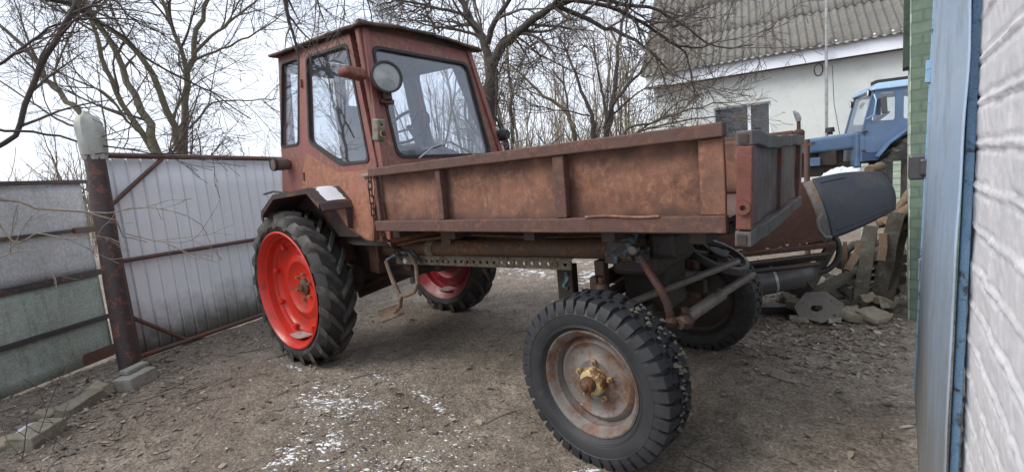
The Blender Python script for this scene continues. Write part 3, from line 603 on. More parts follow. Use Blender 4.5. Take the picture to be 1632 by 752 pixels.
# front wheels
def block_tyre(R, hw, rimr):
    b = MB(); body = R - .018
    prof = [(rimr - .008, -hw * .62), (rimr + .012, -hw * .84), (rimr + (body - rimr) * .16, -hw * .955), (rimr + (body - rimr) * .18, -hw * .985), (rimr + (body - rimr) * .20, -hw * .97), (rimr + (body - rimr) * .23, -hw * 1.0), (rimr + (body - rimr) * .25, -hw * .99), (rimr + (body - rimr) * .3, -hw * 1.03), (rimr + (body - rimr) * .6, -hw * 1.06), (rimr + (body - rimr) * .62, -hw * 1.085), (rimr + (body - rimr) * .64, -hw * 1.06), (rimr + (body - rimr) * .80, -hw * 1.01), (rimr + (body - rimr) * .815, -hw * .985), (body - .014, -hw * .90), (body, -hw * .72), (body + .002, 0)]
    prof = prof + [(r, -h) for r, h in reversed(prof[:-1])]
    b.lathe(prof, 84); nb = 39
    for side in (-1, 1):
        for k in range(nb):
            a0 = 2 * math.pi * (k + (.5 if side > 0 else 0)) / nb; rows = []
            path = [(.38, body + .015), (.72, body + .017), (.94, body + .010), (1.04, body - .018), (1.075, body - .048)]
            for (q, top) in path:
                wd = .0215 + (.004 if q > .8 else 0) + (.003 if k % 2 else 0); sk = .012 * (q - .4)
                for (s_, rr) in ((-1, top - .016), (-.86, top), (.86, top), (1, top - .016)):
                    aa = a0 + sk + s_ * wd / R; rows.append((rr * math.cos(aa), side * hw * q * (1 if rr == top or q < .9 else .96), rr * math.sin(aa)))
            m = len(path); b.add(rows, [(i * 4 + j, i * 4 + j + 1, i * 4 + j + 5, i * 4 + j + 4) for i in range(m - 1) for j in range(3)] + [(0, 1, 2, 3), tuple((m - 1) * 4 + j for j in (3, 2, 1, 0))])
    for row in (-.18, .18):
        for k in range(nb):
            a0 = 2 * math.pi * (k + (.25 if row > 0 else .75)) / nb; rows = []
            for (q, sk) in ((row - .15, 0), (row, .018), (row + .15, 0)):
                for (s_, rr) in ((-1, body - .002), (-.85, body + .013), (.85, body + .013), (1, body - .002)):
                    aa = a0 + sk + s_ * .022 / R; rows.append((rr * math.cos(aa), hw * q, rr * math.sin(aa)))
            b.add(rows, [(i * 4 + j, i * 4 + j + 1, i * 4 + j + 5, i * 4 + j + 4) for i in range(2) for j in range(3)] + [(0, 1, 2, 3), (11, 10, 9, 8)])
    return b
def front_wheel(x, y, sgn, steer, camber, detail=True):
    w_ = empty('front_wheel', (x, y, .38), (camber, R_(12), steer), trac); hw = .108
    P = lambda l: [(r, sgn * h) for r, h in l]
    block_tyre(.400, hw, .245).build('tyre', M['rubberblue'] if detail else M['rubber'], w_, smooth=True)
    b = MB().lathe(P([(.243, .070), (.250, .082), (.243, .090), (.232, .082), (.224, .060), (.212, .050), (.205, .010), (.190, -.01), (.188, -.05), (.23, -.07), (.25, -.08)]), 64)
    b.lathe(P([(.205, .012), (.186, .030), (.176, .034), (.168, .026), (.150, .018), (.120, .020), (.10, .030), (.092, .034), (.075, .030), (.055, .030)]), 64)
    b.build('rim', M['oldrim'] if detail else M['dark'], w_, smooth=True)
    MB().lathe([(.2475 + .0035 * math.cos(a), sgn * (.086) + .0035 * math.sin(a)) for a in [k * math.pi / 3 for k in range(6)]], 48, close=True).build('lock_ring', M['oldrim'], w_, smooth=True)
    MB().lathe(P([(.062, .03), (.066, .052), (.060, .074), (.052, .080), (.036, .081), (.034, .09)]), 28).build('hub_flange', M['yellow'], w_, smooth=True)
    MB().lathe(P([(.036, .075), (.036, .105), (.030, .116), (.022, .118), (.020, .126), (.014, .132), (0, .133)]), 20).build('hub_cap', M['hub'], w_, smooth=True)
    for k in range(5):
        a = k * math.tau / 5 + .5
        MB().lathe(P([(0, .062), (.008, .062), (.009, .05), (.014, .048), (.014, .03)]), 6, c=(.088 * math.cos(a), 0, .088 * math.sin(a))).build('wheel_bolt', M['brass'], w_)
    if not detail:
        MB().lathe(P([(0, -.115), (.10, -.115), (.12, -.09), (.215, -.075), (.235, -.06)]), 40).build('brake_drum', M['dark'], w_, smooth=True)
    return w_
FWY = -.845
fw1 = front_wheel(2.411, -.70, -1, R_(-5.3), R_(0))
fw2 = front_wheel(2.39, .855, 1, R_(-1), R_(0), False)
# mud clods caked in the near front tread
mc = MB()
for k in range(60):
    a = rnd.uniform(-.2, 1.3); q = rnd.uniform(-.2, .95); rr = .400 + rnd.uniform(-.004, .006) - max(0, q - .7) * .03
    s_ = rnd.uniform(.006, .02); c_ = Vector((rr * math.cos(a), .108 * q, rr * math.sin(a)))
    mc.add([c_ + Vector(p) * s_ * rnd.uniform(.6, 1.1) for p in ((1, 0, 0), (-1, .2, 0), (0, 1, .1), (0, -1, 0), (.1, 0, .8), (0, .1, -.8))], [(0, 2, 4), (2, 1, 4), (1, 3, 4), (3, 0, 4), (2, 0, 5), (1, 2, 5), (3, 1, 5), (0, 3, 5)])
mc.build('mud', M['rubbermud'], fw1, kind='stuff')

# dump bed
B0, B1, BN, BF, ZT, ZB = .885, 2.985, -.70, .78, 1.464, 1.085
floor_ = MB().box(((B0 + B1) / 2, YC, ZB + .005), (B1 - B0 - .06, BF - BN - .05, .02)).build('bed_floor', M['bedrail'], trac)
def sideboard(y, sgn):
    # pressed sheet, slightly dented
    vs = []; nx_, nz_ = 84, 14
    for i in range(nx_ + 1):
        for j in range(nz_ + 1):
            x = B0 + .02 + (B1 - B0 - .04) * i / nx_; z = ZB + .015 + (ZT - ZB - .04) * j / nz_
            d = .010 * noise.noise(Vector((x * 3.2, z * 5, sgn * 2))) + .006 * noise.noise(Vector((x * 9, z * 11, sgn)))
            vs.append((x, y - sgn * .016 + d, z))
    b = MB().add(vs, [(i * (nz_ + 1) + j, (i + 1) * (nz_ + 1) + j, (i + 1) * (nz_ + 1) + j + 1, i * (nz_ + 1) + j + 1) for i in range(nx_) for j in range(nz_)])
    o = b.build('side_board', M['bed'], trac, smooth=True)
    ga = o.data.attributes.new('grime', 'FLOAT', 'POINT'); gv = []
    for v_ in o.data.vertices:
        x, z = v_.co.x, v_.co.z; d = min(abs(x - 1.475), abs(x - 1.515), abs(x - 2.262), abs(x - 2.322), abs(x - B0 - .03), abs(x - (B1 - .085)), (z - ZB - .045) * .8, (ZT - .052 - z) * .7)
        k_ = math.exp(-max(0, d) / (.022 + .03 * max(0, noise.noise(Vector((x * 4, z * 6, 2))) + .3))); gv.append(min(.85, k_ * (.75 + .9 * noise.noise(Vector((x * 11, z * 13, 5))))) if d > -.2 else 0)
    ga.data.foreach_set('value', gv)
    md = o.modifiers.new('t', 'SOLIDIFY'); md.thickness = .006
    def rib(x0, x1, z0, z1, th=.034, mat=M['bedrail'], nm='rib'):
        q = MB()
        n = max(2, int(max(x1 - x0, z1 - z0) / .06)); 
        if x1 - x0 > z1 - z0: cs = [(x0 + (x1 - x0) * k / n, x0 + (x1 - x0) * (k + 1) / n, z0, z1) for k in range(n)]
        pts = []
        horiz = x1 - x0 > z1 - z0
        for k in range(n + 1):
            t_ = k / n; jx = .003 * noise.noise(Vector((t_ * 9, x0 * 7, z0 * 5)))
            if horiz: pts.append([(x0 + (x1 - x0) * t_, y, z0 + jx), (x0 + (x1 - x0) * t_, y + sgn * th, z0 + jx), (x0 + (x1 - x0) * t_, y + sgn * th, z1 + jx), (x0 + (x1 - x0) * t_, y, z1 + jx)])
            else: pts.append([(x0 + jx, y, z0 + (z1 - z0) * t_), (x0 + jx, y + sgn * th, z0 + (z1 - z0) * t_), (x1 + jx, y + sgn * th, z0 + (z1 - z0) * t_), (x1 + jx, y, z0 + (z1 - z0) * t_)])
        vs = [p for r in pts for p in r]; fs = [(k * 4 + a, k * 4 + (a + 1) % 4, k * 4 + 4 + (a + 1) % 4, k * 4 + 4 + a) for k in range(n) for a in range(4)] + [(0, 1, 2, 3), (n * 4, n * 4 + 1, n * 4 + 2, n * 4 + 3)]
        q.add(vs, fs).build(nm, mat, o, bevel=.005)
    rib(B0 - .01, B1 + .01, ZT - .052, ZT, .052, nm='top_rail'); rib(B0 - .01, B1 + .01, ZB - .02, ZB + .045, .045, nm='bottom_rail')
    e = .003
    rib(B0, B0 + .03, ZB + .046, ZT - .053, .028, nm='end_post'); rib(B1 - .085, B1 + .005, ZB + .046, ZT - .053, .026, M['bed'], nm='end_post')
    rib(1.475, 1.515, ZB + .046, ZT - .053, .036); rib(2.262, 2.322, ZB + .046, ZT - .053, .040)
    return o
sbn = sideboard(BN, -1); sideboard(BF, 1)
MB().tube([(2.42 + k * .055, BN - .047, ZB + .049 + .004 * math.sin(k)) for k in range(7)], .006, 6).build('weld_bead', M['bed'], sbn)
MB().box((B0 - .004, YC, (ZT + ZB) / 2), (.012, BF - BN - .03, ZT - ZB - .01)).build('head_board', M['bed'], trac)
# buckled tailgate
TG = empty('tailgate', (3.026, -.735, 1.03), (0, R_(2), R_(1.0)), trac)
W_ = 1.46
vs = []; nx_, nz_ = 40, 14
for i in range(nx_ + 1):
    for j in range(nz_ + 1):
        y = W_ * i / nx_; z = .03 + .36 * j / nz_
        vs.append((.012 + .02 * noise.noise(Vector((y * 2.5, z * 4, 0))) + .012 * math.sin(y * 2.1), y, z))
o = MB().add(vs, [(i * (nz_ + 1) + j, (i + 1) * (nz_ + 1) + j, (i + 1) * (nz_ + 1) + j + 1, i * (nz_ + 1) + j + 1) for i in range(nx_) for j in range(nz_)]).build('gate_sheet', M['gate_grey'], TG, smooth=True)
o.modifiers.new('t', 'SOLIDIFY').thickness = .006
def chan(z0, z1, nm, th0=.055, drop=0., am=.012, seed=0):
    n = 26; pts = []
    for k in range(n + 1):
        y = W_ * k / n - .01; dz = -drop * math.exp(-((y - .55) / .3) ** 2) + .008 * noise.noise(Vector((y * 5, seed, 0))); dx = am * noise.noise(Vector((y * 4, 3 + seed, 0)))
        pts.append([(-.004 + dx, y, z0 + dz), (th0 + dx, y, z0 + dz * 1.2), (th0 + dx, y, z1 + dz), (-.004 + dx, y, z1 + dz)])
    vs = [p for r in pts for p in r]; fs = [(k * 4 + a, k * 4 + (a + 1) % 4, k * 4 + 4 + (a + 1) % 4, k * 4 + 4 + a) for k in range(n) for a in range(4)]
    fs += [(0, 1, 2, 3), tuple(n * 4 + i for i in range(4))]
    MB().add(vs, fs).build(nm, M['gate_chan'], TG, bevel=.004)
    MB().box((.02, -.013, (z0 + z1) / 2 - .002), (.03, .006, (z1 - z0) * .6)).build('channel_mouth_shade', M['dark'], TG)  # dark plate on the closed end, painted as its shaded opening
chan(.345, .395, 'top_channel', .05, .012, am=.007); chan(-.01, .045, 'bottom_channel', .05, .008, am=.008, seed=4)
for (y0, y1, th, mt) in ((-.015, .03, .05, 'redpaint'), (.72, .80, .038, 'gate_rib'), (1.40, 1.48, .038, 'gate_rib')):
    n = 8; pts = []
    for k in range(n + 1):
        z = .052 + .29 * k / n; d = .007 * noise.noise(Vector((z * 9, y0 * 3, 1)))
        pts.append([(.0, y0 + d, z), (th, y0 + d, z), (th, y1 + d, z), (.0, y1 + d, z)])
    MB().add([p for r in pts for p in r], [(k * 4 + a, k * 4 + (a + 1) % 4, k * 4 + 4 + (a + 1) % 4, k * 4 + 4 + a) for k in range(n) for a in range(4)] + [(0, 1, 2, 3), tuple(n * 4 + i for i in range(4))]).build('gate_rib', M[mt], TG, bevel=.004)
MB().lathe([(.010, -.012), (.024, -.012), (.024, .004), (.010, .004)], 12, c=(.025, -.018, .13), close=True).build('latch_eye', M['redpaint'], TG)

# frame tubes, perforated rails
def fz(x): return .868 + (x - .5) * .026
for y in (-.335, .42):
    t_ = MB().tube([(x, y, fz(x) + .005) for x in np.linspace(.2, 2.5, 12)], .056, 20).build('frame_tube', M['frame'], trac, smooth=True)
    for x in (.95, 2.42): MB().lathe([(.057, -.035), (.066, -.035), (.066, .035), (.057, .035)], 20, c=(x, y, fz(x) + .005), axis='x', close=True).build('tube_clamp', M['rail'], t_)
    hs = []
    x0, x1 = .56, 2.10
    for k in range(26):
        x = x0 + .05 + k * .058
        if abs(x - 1.13) < .05: continue
        if x < x1 - .03: hs.append(circle(x, .0, .0115, 10))
    q = MB().panel([(x0, -.030), (x1, -.030), (x1, .030), (x0, .030)], hs, lambda u, v, w, y=y: Vector((u, y - .045 + w, fz(u) - .078 + v)), .008)
    q.box(((x0 + x1) / 2, y - .02, fz(1.3) - .045), (x1 - x0, .05, .008), (0, -.026, 0)).build('perforated_rail', M['rail'], trac)
    hs = [circle(.75 + k * .055, 0, .011, 8) for k in range(32)]
    if y > 0:
        MB().panel([(.6, -.03), (2.6, -.03), (2.6, .03), (.6, .03)], hs, lambda u, v, w: Vector((u, .30 + w, .878 + (u - .8) * .02 + v)), .006).build('perforated_rail', M['dark'], trac)
for k, x in enumerate((.62, .72, 1.12, 2.0)): MB().lathe([(0, -.055), (.014, -.055), (.014, -.046), (.018, -.046), (.018, -.04)], 6, c=(x, -.335, fz(x) - .078)).build('rail_bolt', M['rail'], trac)
fr = MB()
for x in (.9, 1.42, 2.0, 2.45, 2.85): fr.box((x, YC, 1.03), (.07, 1.30, .06))
fr.box((1.9, -.45, 1.045), (2.1, .05, .05)).box((1.9, .5, 1.045), (2.1, .05, .05)); fr.build('cross_member', M['dark'], trac, bevel=.005)
MB().box((1.13, -.34, .955), (.09, .10, .13)).build('bed_bracket', M['frame'], trac, bevel=.008)
MB().tube([(2.5, -.3, .99), (1.9, -.32, .965), (1.3, -.33, .985), (.9, -.42, .955), (.75, -.5, .93)], .011, 6).build('brake_pipe', M['frame'], trac)
MB().box((.80, -.60, 1.04), (.09, .03, .10)).build('red_bracket', M['redpaint'], trac, bevel=.006)
MB().box((.74, -.62, 1.02), (.06, .03, .09)).build('body_bracket', M['cablow'], trac, bevel=.006)
MB().tube([(2.04, -.34, .78), (2.05, -.35, .74), (2.03, -.36, .70), (2.06, -.36, .69)], .014, 8).build('rail_hook', M['bluegrease'], trac)
# gearbox, engine, axle under the cab
gb = MB().box((.15, YC, .83), (.95, .62, .40)).box((.42, -.22, .88), (.34, .22, .34)).box((-.35, YC, .95), (.4, .7, .5)).box((.5, .15, .74), (.4, .5, .22))
gb.jitter(.02, 5).build('gearbox', M['dark'], trac, bevel=.04, seg=3)
MB().lathe([(.10, -.62), (.10, -.35), (.15, -.30), (.15, .38), (.10, .43), (.10, .70)], 20, c=(-.23, YC, .60)).build('rear_axle', M['dark'], trac, smooth=True)
MB().lathe([(0, -.05), (.055, -.05), (.06, -.03), (.06, .02)], 16, c=(.42, -.33, .93)).build('filter_bowl', M['redpaint'], trac, smooth=True)
eng = MB()
for (c_, d_) in (((.34, -.38, .80), (.10, .10, .22)), ((.52, -.33, .93), (.14, .10, .10)), ((.25, -.40, .95), (.20, .08, .06)), ((.6, -.28, .78), (.08, .08, .16)), ((-.1, -.42, .92), (.12, .1, .3))): eng.box(c_, d_, (.1, .2, .1))
eng.tube([(.3, -.42, .98), (.42, -.44, .90), (.40, -.42, .78), (.30, -.38, .70)], .014, 6); eng.tube([(.55, -.40, 1.0), (.60, -.42, .9), (.72, -.40, .84)], .016, 6); eng.build('engine_parts', M['darkbrown'], trac, bevel=.01)
MB().bar((-.30, -.22, .44), (.50, -.18, .70), .09, .035).bar((-.28, -.20, .40), (.42, -.16, .63), .03, .06).build('drawbar', M['dark'], trac, bevel=.006)
# hanging step: two bent bars and a plate
sb_ = MB().tube([(.56, -.47, .80), (.60, -.48, .72), (.66, -.49, .62), (.72, -.50, .54), (.70, -.50, .48), (.63, -.50, .43)], [.016, .016, .019, .019, .018, .017], 8)
sb_.tube([(.80, -.44, .86), (.87, -.45, .78), (.89, -.47, .66), (.87, -.49, .60), (.80, -.50, .57), (.72, -.50, .56)], .015, 8).build('step_bar', M['step'], trac, smooth=True)
MB().box((.565, -.49, .412), (.16, .17, .012), (R_(10), R_(16), R_(-25))).build('step_plate', M['step'], trac, bevel=.003)
MB().tube([(.56, -.47, .80), (.62, -.44, .84), (.70, -.42, .86), (.80, -.42, .87), (.86, -.40, .80)], .013, 8).build('pedal_rod', M['bluegrease'], trac)
MB().lathe([(0, -.02), (.02, -.018), (.02, .02), (0, .02)], 12, c=(.80, -.47, .815)).build('knob', M['sack'], trac, smooth=True)
ch = MB(); cz = 1.46; k = 0
pts = [(.868, -.735, 1.43), (.862, -.74, 1.34), (.85, -.73, 1.25), (.835, -.72, 1.17), (.845, -.70, 1.09), (.86, -.68, 1.02), (.84, -.62, .95), (.80, -.54, .88), (.76, -.48, .84)]
for a, b2 in zip(pts[:-1], pts[1:]):
    for h_ in (0, .5):
        A = Vector(a).lerp(Vector(b2), h_); Bq = Vector(a).lerp(Vector(b2), h_ + .62); d = (Bq - A); up = Vector((1, 0, 0)) if k % 2 else Vector((0, 1, 0)); s2 = d.cross(up).normalized() * .011; k += 1
        ring = [A + s2, A.lerp(Bq, .1) + s2 * 1.3, Bq - d * .1 + s2 * 1.3, Bq, Bq - d * .1 - s2 * 1.3, A + d * .1 - s2 * 1.3, A - s2 * .3 - d * .02, A + s2]
        ch.tube(ring, .0048, 5, cap=False)
ch.build('chain', M['dark'], trac, smooth=True)
# front axle, steering
MB().box((2.40, YC, .545), (.12, 1.38, .10)).box((2.40, YC, .68), (.26, .30, .30)).build('front_axle', M['dark'], trac, bevel=.02)
MB().box((2.42, .0, .87), (.26, .56, .20)).box((2.58, -.22, .93), (.14, .18, .14)).box((2.30, .30, .80), (.14, .14, .3)).jitter(.02, 7).build('axle_housing', M['dark'], trac, bevel=.025)
for s_ in (-1, 1):
    y = YC + s_ * (.60 if s_ < 0 else .68)
    MB().tube([(2.40, y, .40), (2.40, y, .66)], .042, 14).tube([(2.40, y, .385), (2.40, y + s_ * .10, .385)], .045, 14).build('steering_knuckle', M['darkbrown'], trac, smooth=True)
vb = MB().box((2.42, -.37, .965), (.15, .10, .13)).box((2.36, -.38, .90), (.07, .07, .09)).box((2.50, -.36, .90), (.06, .08, .07)).tube([(2.38, -.42, .98), (2.5, -.43, .99)], .02, 8).jitter(.016, 14)
vb.build('valve_block', M['bluegrease'], trac, bevel=.01)
MB().lathe([(0, -.03), (.02, -.028), (.024, .0), (.02, .02)], 14, c=(2.50, -.44, .94)).build('valve_knob', M['rod'], trac, smooth=True)
MB().tube([(2.52, -.42, .90), (2.575, -.45, .83), (2.62, -.45, .76), (2.645, -.43, .68), (2.645, -.40, .60)], .019, 10).build('bent_hose', M['gpipe'], trac, smooth=True)
tr_ = MB().tube([(2.20, -.50, .66), (2.30, -.56, .665), (2.40, -.62, .62), (2.47, -.66, .57)], [.022, .028, .026, .024], 10)
tr_.build('steering_arm', M['darkbrown'], trac, smooth=True)
for c_, r0 in (((2.47, -.66, .565), .035), ((2.19, -.50, .66), .032), ((2.65, -.40, .59), .032), ((2.30, -.42, .72), .04), ((2.70, -.36, .585), .042)):
    MB().lathe([(0, -r0), (r0 * .7, -r0 * .75), (r0, 0), (r0 * .7, r0 * .75), (0, r0)], 14, c=c_, axis='z').lathe([(.0, r0), (r0 * .45, r0), (r0 * .45, r0 * 1.6), (0, r0 * 1.6)], 6, c=c_, axis='z').build('ball_joint', M['darkbrown'], trac, smooth=True)
MB().tube([(2.32, -.40, .60), (2.66, .10, .71), (2.78, .32, .745)], .020, 12).build('tie_rod', M['rod'], trac, smooth=True)
MB().tube([(2.68, -.40, .58), (2.80, -.10, .66)], .030, 14).tube([(2.79, -.12, .655), (2.90, .12, .72)], .020, 12).build('steering_cylinder', M['rod'], trac, smooth=True)
MB().bar((1.95, .0, .55), (2.5, -.45, .50), .05, .09).bar((2.0, .25, .62), (2.62, .25, .60), .06, .08).build('radius_arm', M['dark'], trac, bevel=.008)
MB().bar((2.2, .2, .62), (2.2, -.45, .62), .07, .05).bar((2.25, -.42, .74), (2.05, .5, .66), .04, .08).box((2.24, -.3, .75), (.06, .06, .2)).build('axle_bracket', M['darkbrown'], trac, bevel=.008)
# steel spoked ring lying on the far wheel
rc_ = bp(1143, 407, 'y', .42); vd = (rc_ - CAM).normalized(); mj = (r_ * math.cos(R_(23)) - u_ * math.sin(R_(23))); mj = (mj - vd * mj.dot(vd)).normalized(); mn = mj.cross(vd).normalized()
if mn.z < 0: mn = -mn
nn_ = (mn * .93 - vd * .36).normalized(); b3 = nn_.cross(mj)
rg = empty('belt_pulley', rc_, Matrix((mj, b3, nn_)).transposed().to_euler(), trac)
MB().lathe([(.165, -.02), (.185, -.02), (.19, .0), (.185, .02), (.160, .022), (.155, .0)], 40, axis='z', close=True).build('pulley_ring', M['cyl'], rg, smooth=True)
pr = MB().lathe([(0, -.02), (.06, -.02), (.06, .03), (0, .03)], 16, axis='z')
for k in range(5): a = k * math.tau / 5; pr.bar((.05 * math.cos(a), .05 * math.sin(a), 0), (.165 * math.cos(a), .165 * math.sin(a), 0), .04, .016)
pr.build('pulley_spokes', M['dark'], rg, bevel=.004)

# prop under the frame
pq = MB().box((0, 0, .40), (.10, .10, .80)).box((0, 0, .02), (.22, .2, .04)); pq.jitter(.004, 9)
o = pq.build('prop_post', M['wood'], bevel=.006, label='square weathered post propped upright under the tractor frame behind the front wheel', cat='post'); o.location = (1.93, -.16, -.02); o.rotation_euler = (0, 0, R_(12))

# ================================================================== GATES AND POST (left)
def vplane(P0, u):
    P0 = Vector((P0[0], P0[1], 0)); u = Vector((u[0], u[1], 0)).normalized(); n = Vector((u.y, -u.x, 0))
    return lambda a, z, w=0.: P0 + u * a + n * w + Vector((0, 0, z)) , u, n
# near gate leaf: framed sheets, grey above, green below; n points towards the yard
g1, u1, n1 = vplane((-1.79, -2.39), (-.42, .73))
lg = empty('gate_leaf', g1(.9, 0), label='steel gate leaf at left with grey upper and green lower panels between black bars', cat='gate')
loc = lambda f, o=g1(.9, 0): (lambda a, z, w=0.: f(a, z, w) - o)
G = loc(g1)
def sheet(z0, z1, mat, a0=-1.2, a1=.88):
    vs = []; na, nz_ = 50, 8
    for i in range(na + 1):
        for j in range(nz_ + 1):
            a = a0 + (a1 - a0) * i / na; z = z0 + (z1 - z0) * j / nz_
            vs.append(G(a, z, .012 * noise.noise(Vector((a * 3, z * 4, 2)))))
    o = MB().add(vs, [(i * (nz_ + 1) + j, (i + 1) * (nz_ + 1) + j, (i + 1) * (nz_ + 1) + j + 1, i * (nz_ + 1) + j + 1) for i in range(na) for j in range(nz_)]).build('gate_panel', mat, lg, smooth=True)
    o.modifiers.new('t', 'SOLIDIFY').thickness = .004
sheet(.80, 1.62, M['greygalv']); sheet(.0, .79, M['greengalv'])
for (z, h_) in ((1.625, .035), (1.20, .03), (.80, .05), (.38, .04)):
    MB().bar(G(-1.2, z, .022), G(.95, z, .022), .03, h_).build('crossbar', M['gateblack'], lg, bevel=.003)
MB().bar(G(.92, .12, .02), G(.965, 1.63, .02), .03, .055, up=u1).build('end_stile', M['gateblack'], lg, bevel=.003)
MB().bar(G(.72, 1.20, .045), G(1.08, 1.19, .045), .03, .05).build('hinge_strap', M['gpipe'], lg, bevel=.004)
MB().box(G(.76, .06, .012), (.3, .012, .10), (0, 0, math.atan2(u1.y, u1.x))).build('rust_patch', M['gpipe'], lg)
# corrugated gate
g2, u2, n2 = vplane((-1.77, -1.56), (-.32, 1.17))
wg = empty('corrugated_gate', g2(0, 0), label='pale grey corrugated metal gate with rusty pipe frame behind the tractor', cat='gate')
G2 = loc(g2, g2(0, 0))
vs = []; na = 900; W2 = 4.2
for i in range(na + 1):
    a = .03 + W2 * i / na; ph = (a / .115) % 1
    d = 0 if ph < .80 else (-.016 * min(1, (ph - .80) / .02, (.88 - ph) / .02) if ph < .88 else .014 * min(1, (ph - .88) / .03, (1 - ph) / .03))
    for z in (.02 + .01 * noise.noise(Vector((a * 6, 0, 0))), .3, .6, .9, 1.2, 1.5, 1.79): vs.append(G2(a, z, -.01 + d + .006 * noise.noise(Vector((a * 2, z * 2, 0)))))
o = MB().add(vs, [(i * 7 + j, (i + 1) * 7 + j, (i + 1) * 7 + j + 1, i * 7 + j + 1) for i in range(na) for j in range(6)]).build('corrugated_sheet', M['whitegate'], wg, smooth=True)
o.modifiers.new('t', 'SOLIDIFY').thickness = .002
for pts, r in (([(-.02, 1.815), (2.1, 1.775), (4.25, 1.75)], .026), ([(.0, .04), (4.25, .03)], .024), ([(.02, .905), (4.25, .85)], .020), ([(.0, .02), (.0, 1.81)], .028), ([(4.25, .02), (4.25, 1.76)], .028), ([(.03, 1.40), (.50, 1.79)], .018), ([(.02, .395), (.42, .05)], .018)):
    n = 8; P = []
    for k in range(len(pts) - 1):
        for t_ in np.linspace(0, 1, n, endpoint=(k == len(pts) - 2)):
            P.append(G2(pts[k][0] * (1 - t_) + pts[k + 1][0] * t_, pts[k][1] * (1 - t_) + pts[k + 1][1] * t_, .035))
    MB().tube(P, r, 10).build('frame_pipe', M['gpipe'], wg, smooth=True)
# post
po = empty('gate_post', (-1.306, -1.69, 0), label='thick dark gate post with flaking red-brown paint and pale bag over its top', cat='post')
Pp = [(0, 0, -.05), (-.02, .0, .12), (-.10, .02, .75), (-.17, .055, 1.35), (-.225, .075, 1.88)]
MB().tube(Pp, [.074, .072, .070, .069, .068], 24).build('post_pipe', M['post'], po, smooth=True)
bg_ = MB(); vs = []; n = 28
prof = [(.098, 1.76), (.108, 1.80), (.112, 1.86), (.118, 1.93), (.118, 2.0), (.110, 2.05), (.085, 2.095), (.04, 2.12), (.03, 2.14), (0, 2.145)]
for (r, z) in prof:
    for k in range(n):
        th = k * math.tau / n; rr = r * .76 * (1 + .14 * noise.noise(Vector((math.cos(th) * 2.2, math.sin(th) * 2.2, z * 9)))) + (.006 * math.sin(th * 7 + z * 9) if r > .05 else 0)
        vs.append((-.222 - .04 * (z - 1.8) * 1.2 + rr * math.cos(th), .075 + rr * math.sin(th), z))
bg_.add(vs, [(i * n + k, i * n + (k + 1) % n, (i + 1) * n + (k + 1) % n, (i + 1) * n + k) for i in range(len(prof) - 1) for k in range(n)])
tag(bg_.build('bag', M['sack'], None, smooth=True), 'pale plastic bag pulled over the top of the dark gate post', 'bag').location = (-1.306, -1.69, 0)
wire = MB().tube([Vector((-1.306, -1.69, 0)) + Vector((-.222 + .083 * math.cos(a), .075 + .083 * math.sin(a), 1.80 + .006 * math.sin(a * 2))) for a in np.linspace(0, 6.28, 24)], .003, 5)
o = wire.build('binding_wire', M['fender'], po, smooth=True); o.location = (1.306, 1.69, 0)
# blocks and stones by the post
def stone(name, c, d, rot, mat, label, cat, group=None, jit=.012, cuts=3, rough=10):
    bm = bmesh.new(); bmesh.ops.create_cube(bm, size=1)
    for v in bm.verts: v.co = Vector((v.co.x * d[0], v.co.y * d[1], v.co.z * d[2]))
    bmesh.ops.subdivide_edges(bm, edges=bm.edges, cuts=cuts, use_grid_fill=True)
    for v in bm.verts: v.co += noise.noise_vector(Vector(v.co) * rough + Vector((c[0] * 7, c[1] * 5, 0))) * jit + noise.noise_vector(Vector(v.co) * rough * 3 + Vector((c[0] * 7, 1, 0))) * jit * .4
    me = bpy.data.meshes.new(name); bm.to_mesh(me); bm.free(); me.materials.append(mat); o = bpy.data.objects.new(name, me); COL.objects.link(o)
    o.location = c; o.rotation_euler = rot; md = o.modifiers.new('b', 'BEVEL'); md.width = .006; md.limit_method = 'ANGLE'
    return tag(o, label, cat, group)
a_ = math.atan2(.45, -.75)
stone('concrete_block', (-1.06, -1.72, .045), (.24, .15, .10), (0, 0, 2.2), M['concrete'], 'grey concrete block lying at the foot of the gate post', 'block', jit=.006)
stone('concrete_slab', (-1.135, -1.70, .115), (.20, .07, .035), (.05, 0, 2.2), M['concrete'], 'thin grey slab lying on the concrete block by the gate post', 'slab', jit=.004)
stone('stone', (-1.03, -1.93, .05), (.12, .10, .10), (.3, .2, .5), M['sandstone'], 'small pale rough stone between the grey block and the mossy brick', 'stone', jit=.03)
stone('brick', (-.90, -2.06, .04), (.29, .12, .085), (.06, -.05, 2.25), M['mossbrick'], 'long mossy brick with brown top in the line below the gate post', 'brick', jit=.014)
stone('brick', (-.52, -2.31, .045), (.25, .14, .095), (.05, .04, 2.35), M['mossbrick'], 'broad mossy brick nearest the bottom left corner', 'brick', jit=.016)
stone('stone', (-.98, -2.22, .02), (.16, .09, .04), (0, .1, .3), M['sandstone'], 'flat pale stone flake on the leaves left of the mossy bricks', 'stone', jit=.014)
stone('stone', (-.62, -2.46, .03), (.18, .12, .05), (.1, 0, 1.3), M['sandstone'], 'flat pale stone at the left edge beside the broad mossy brick', 'stone', jit=.014)
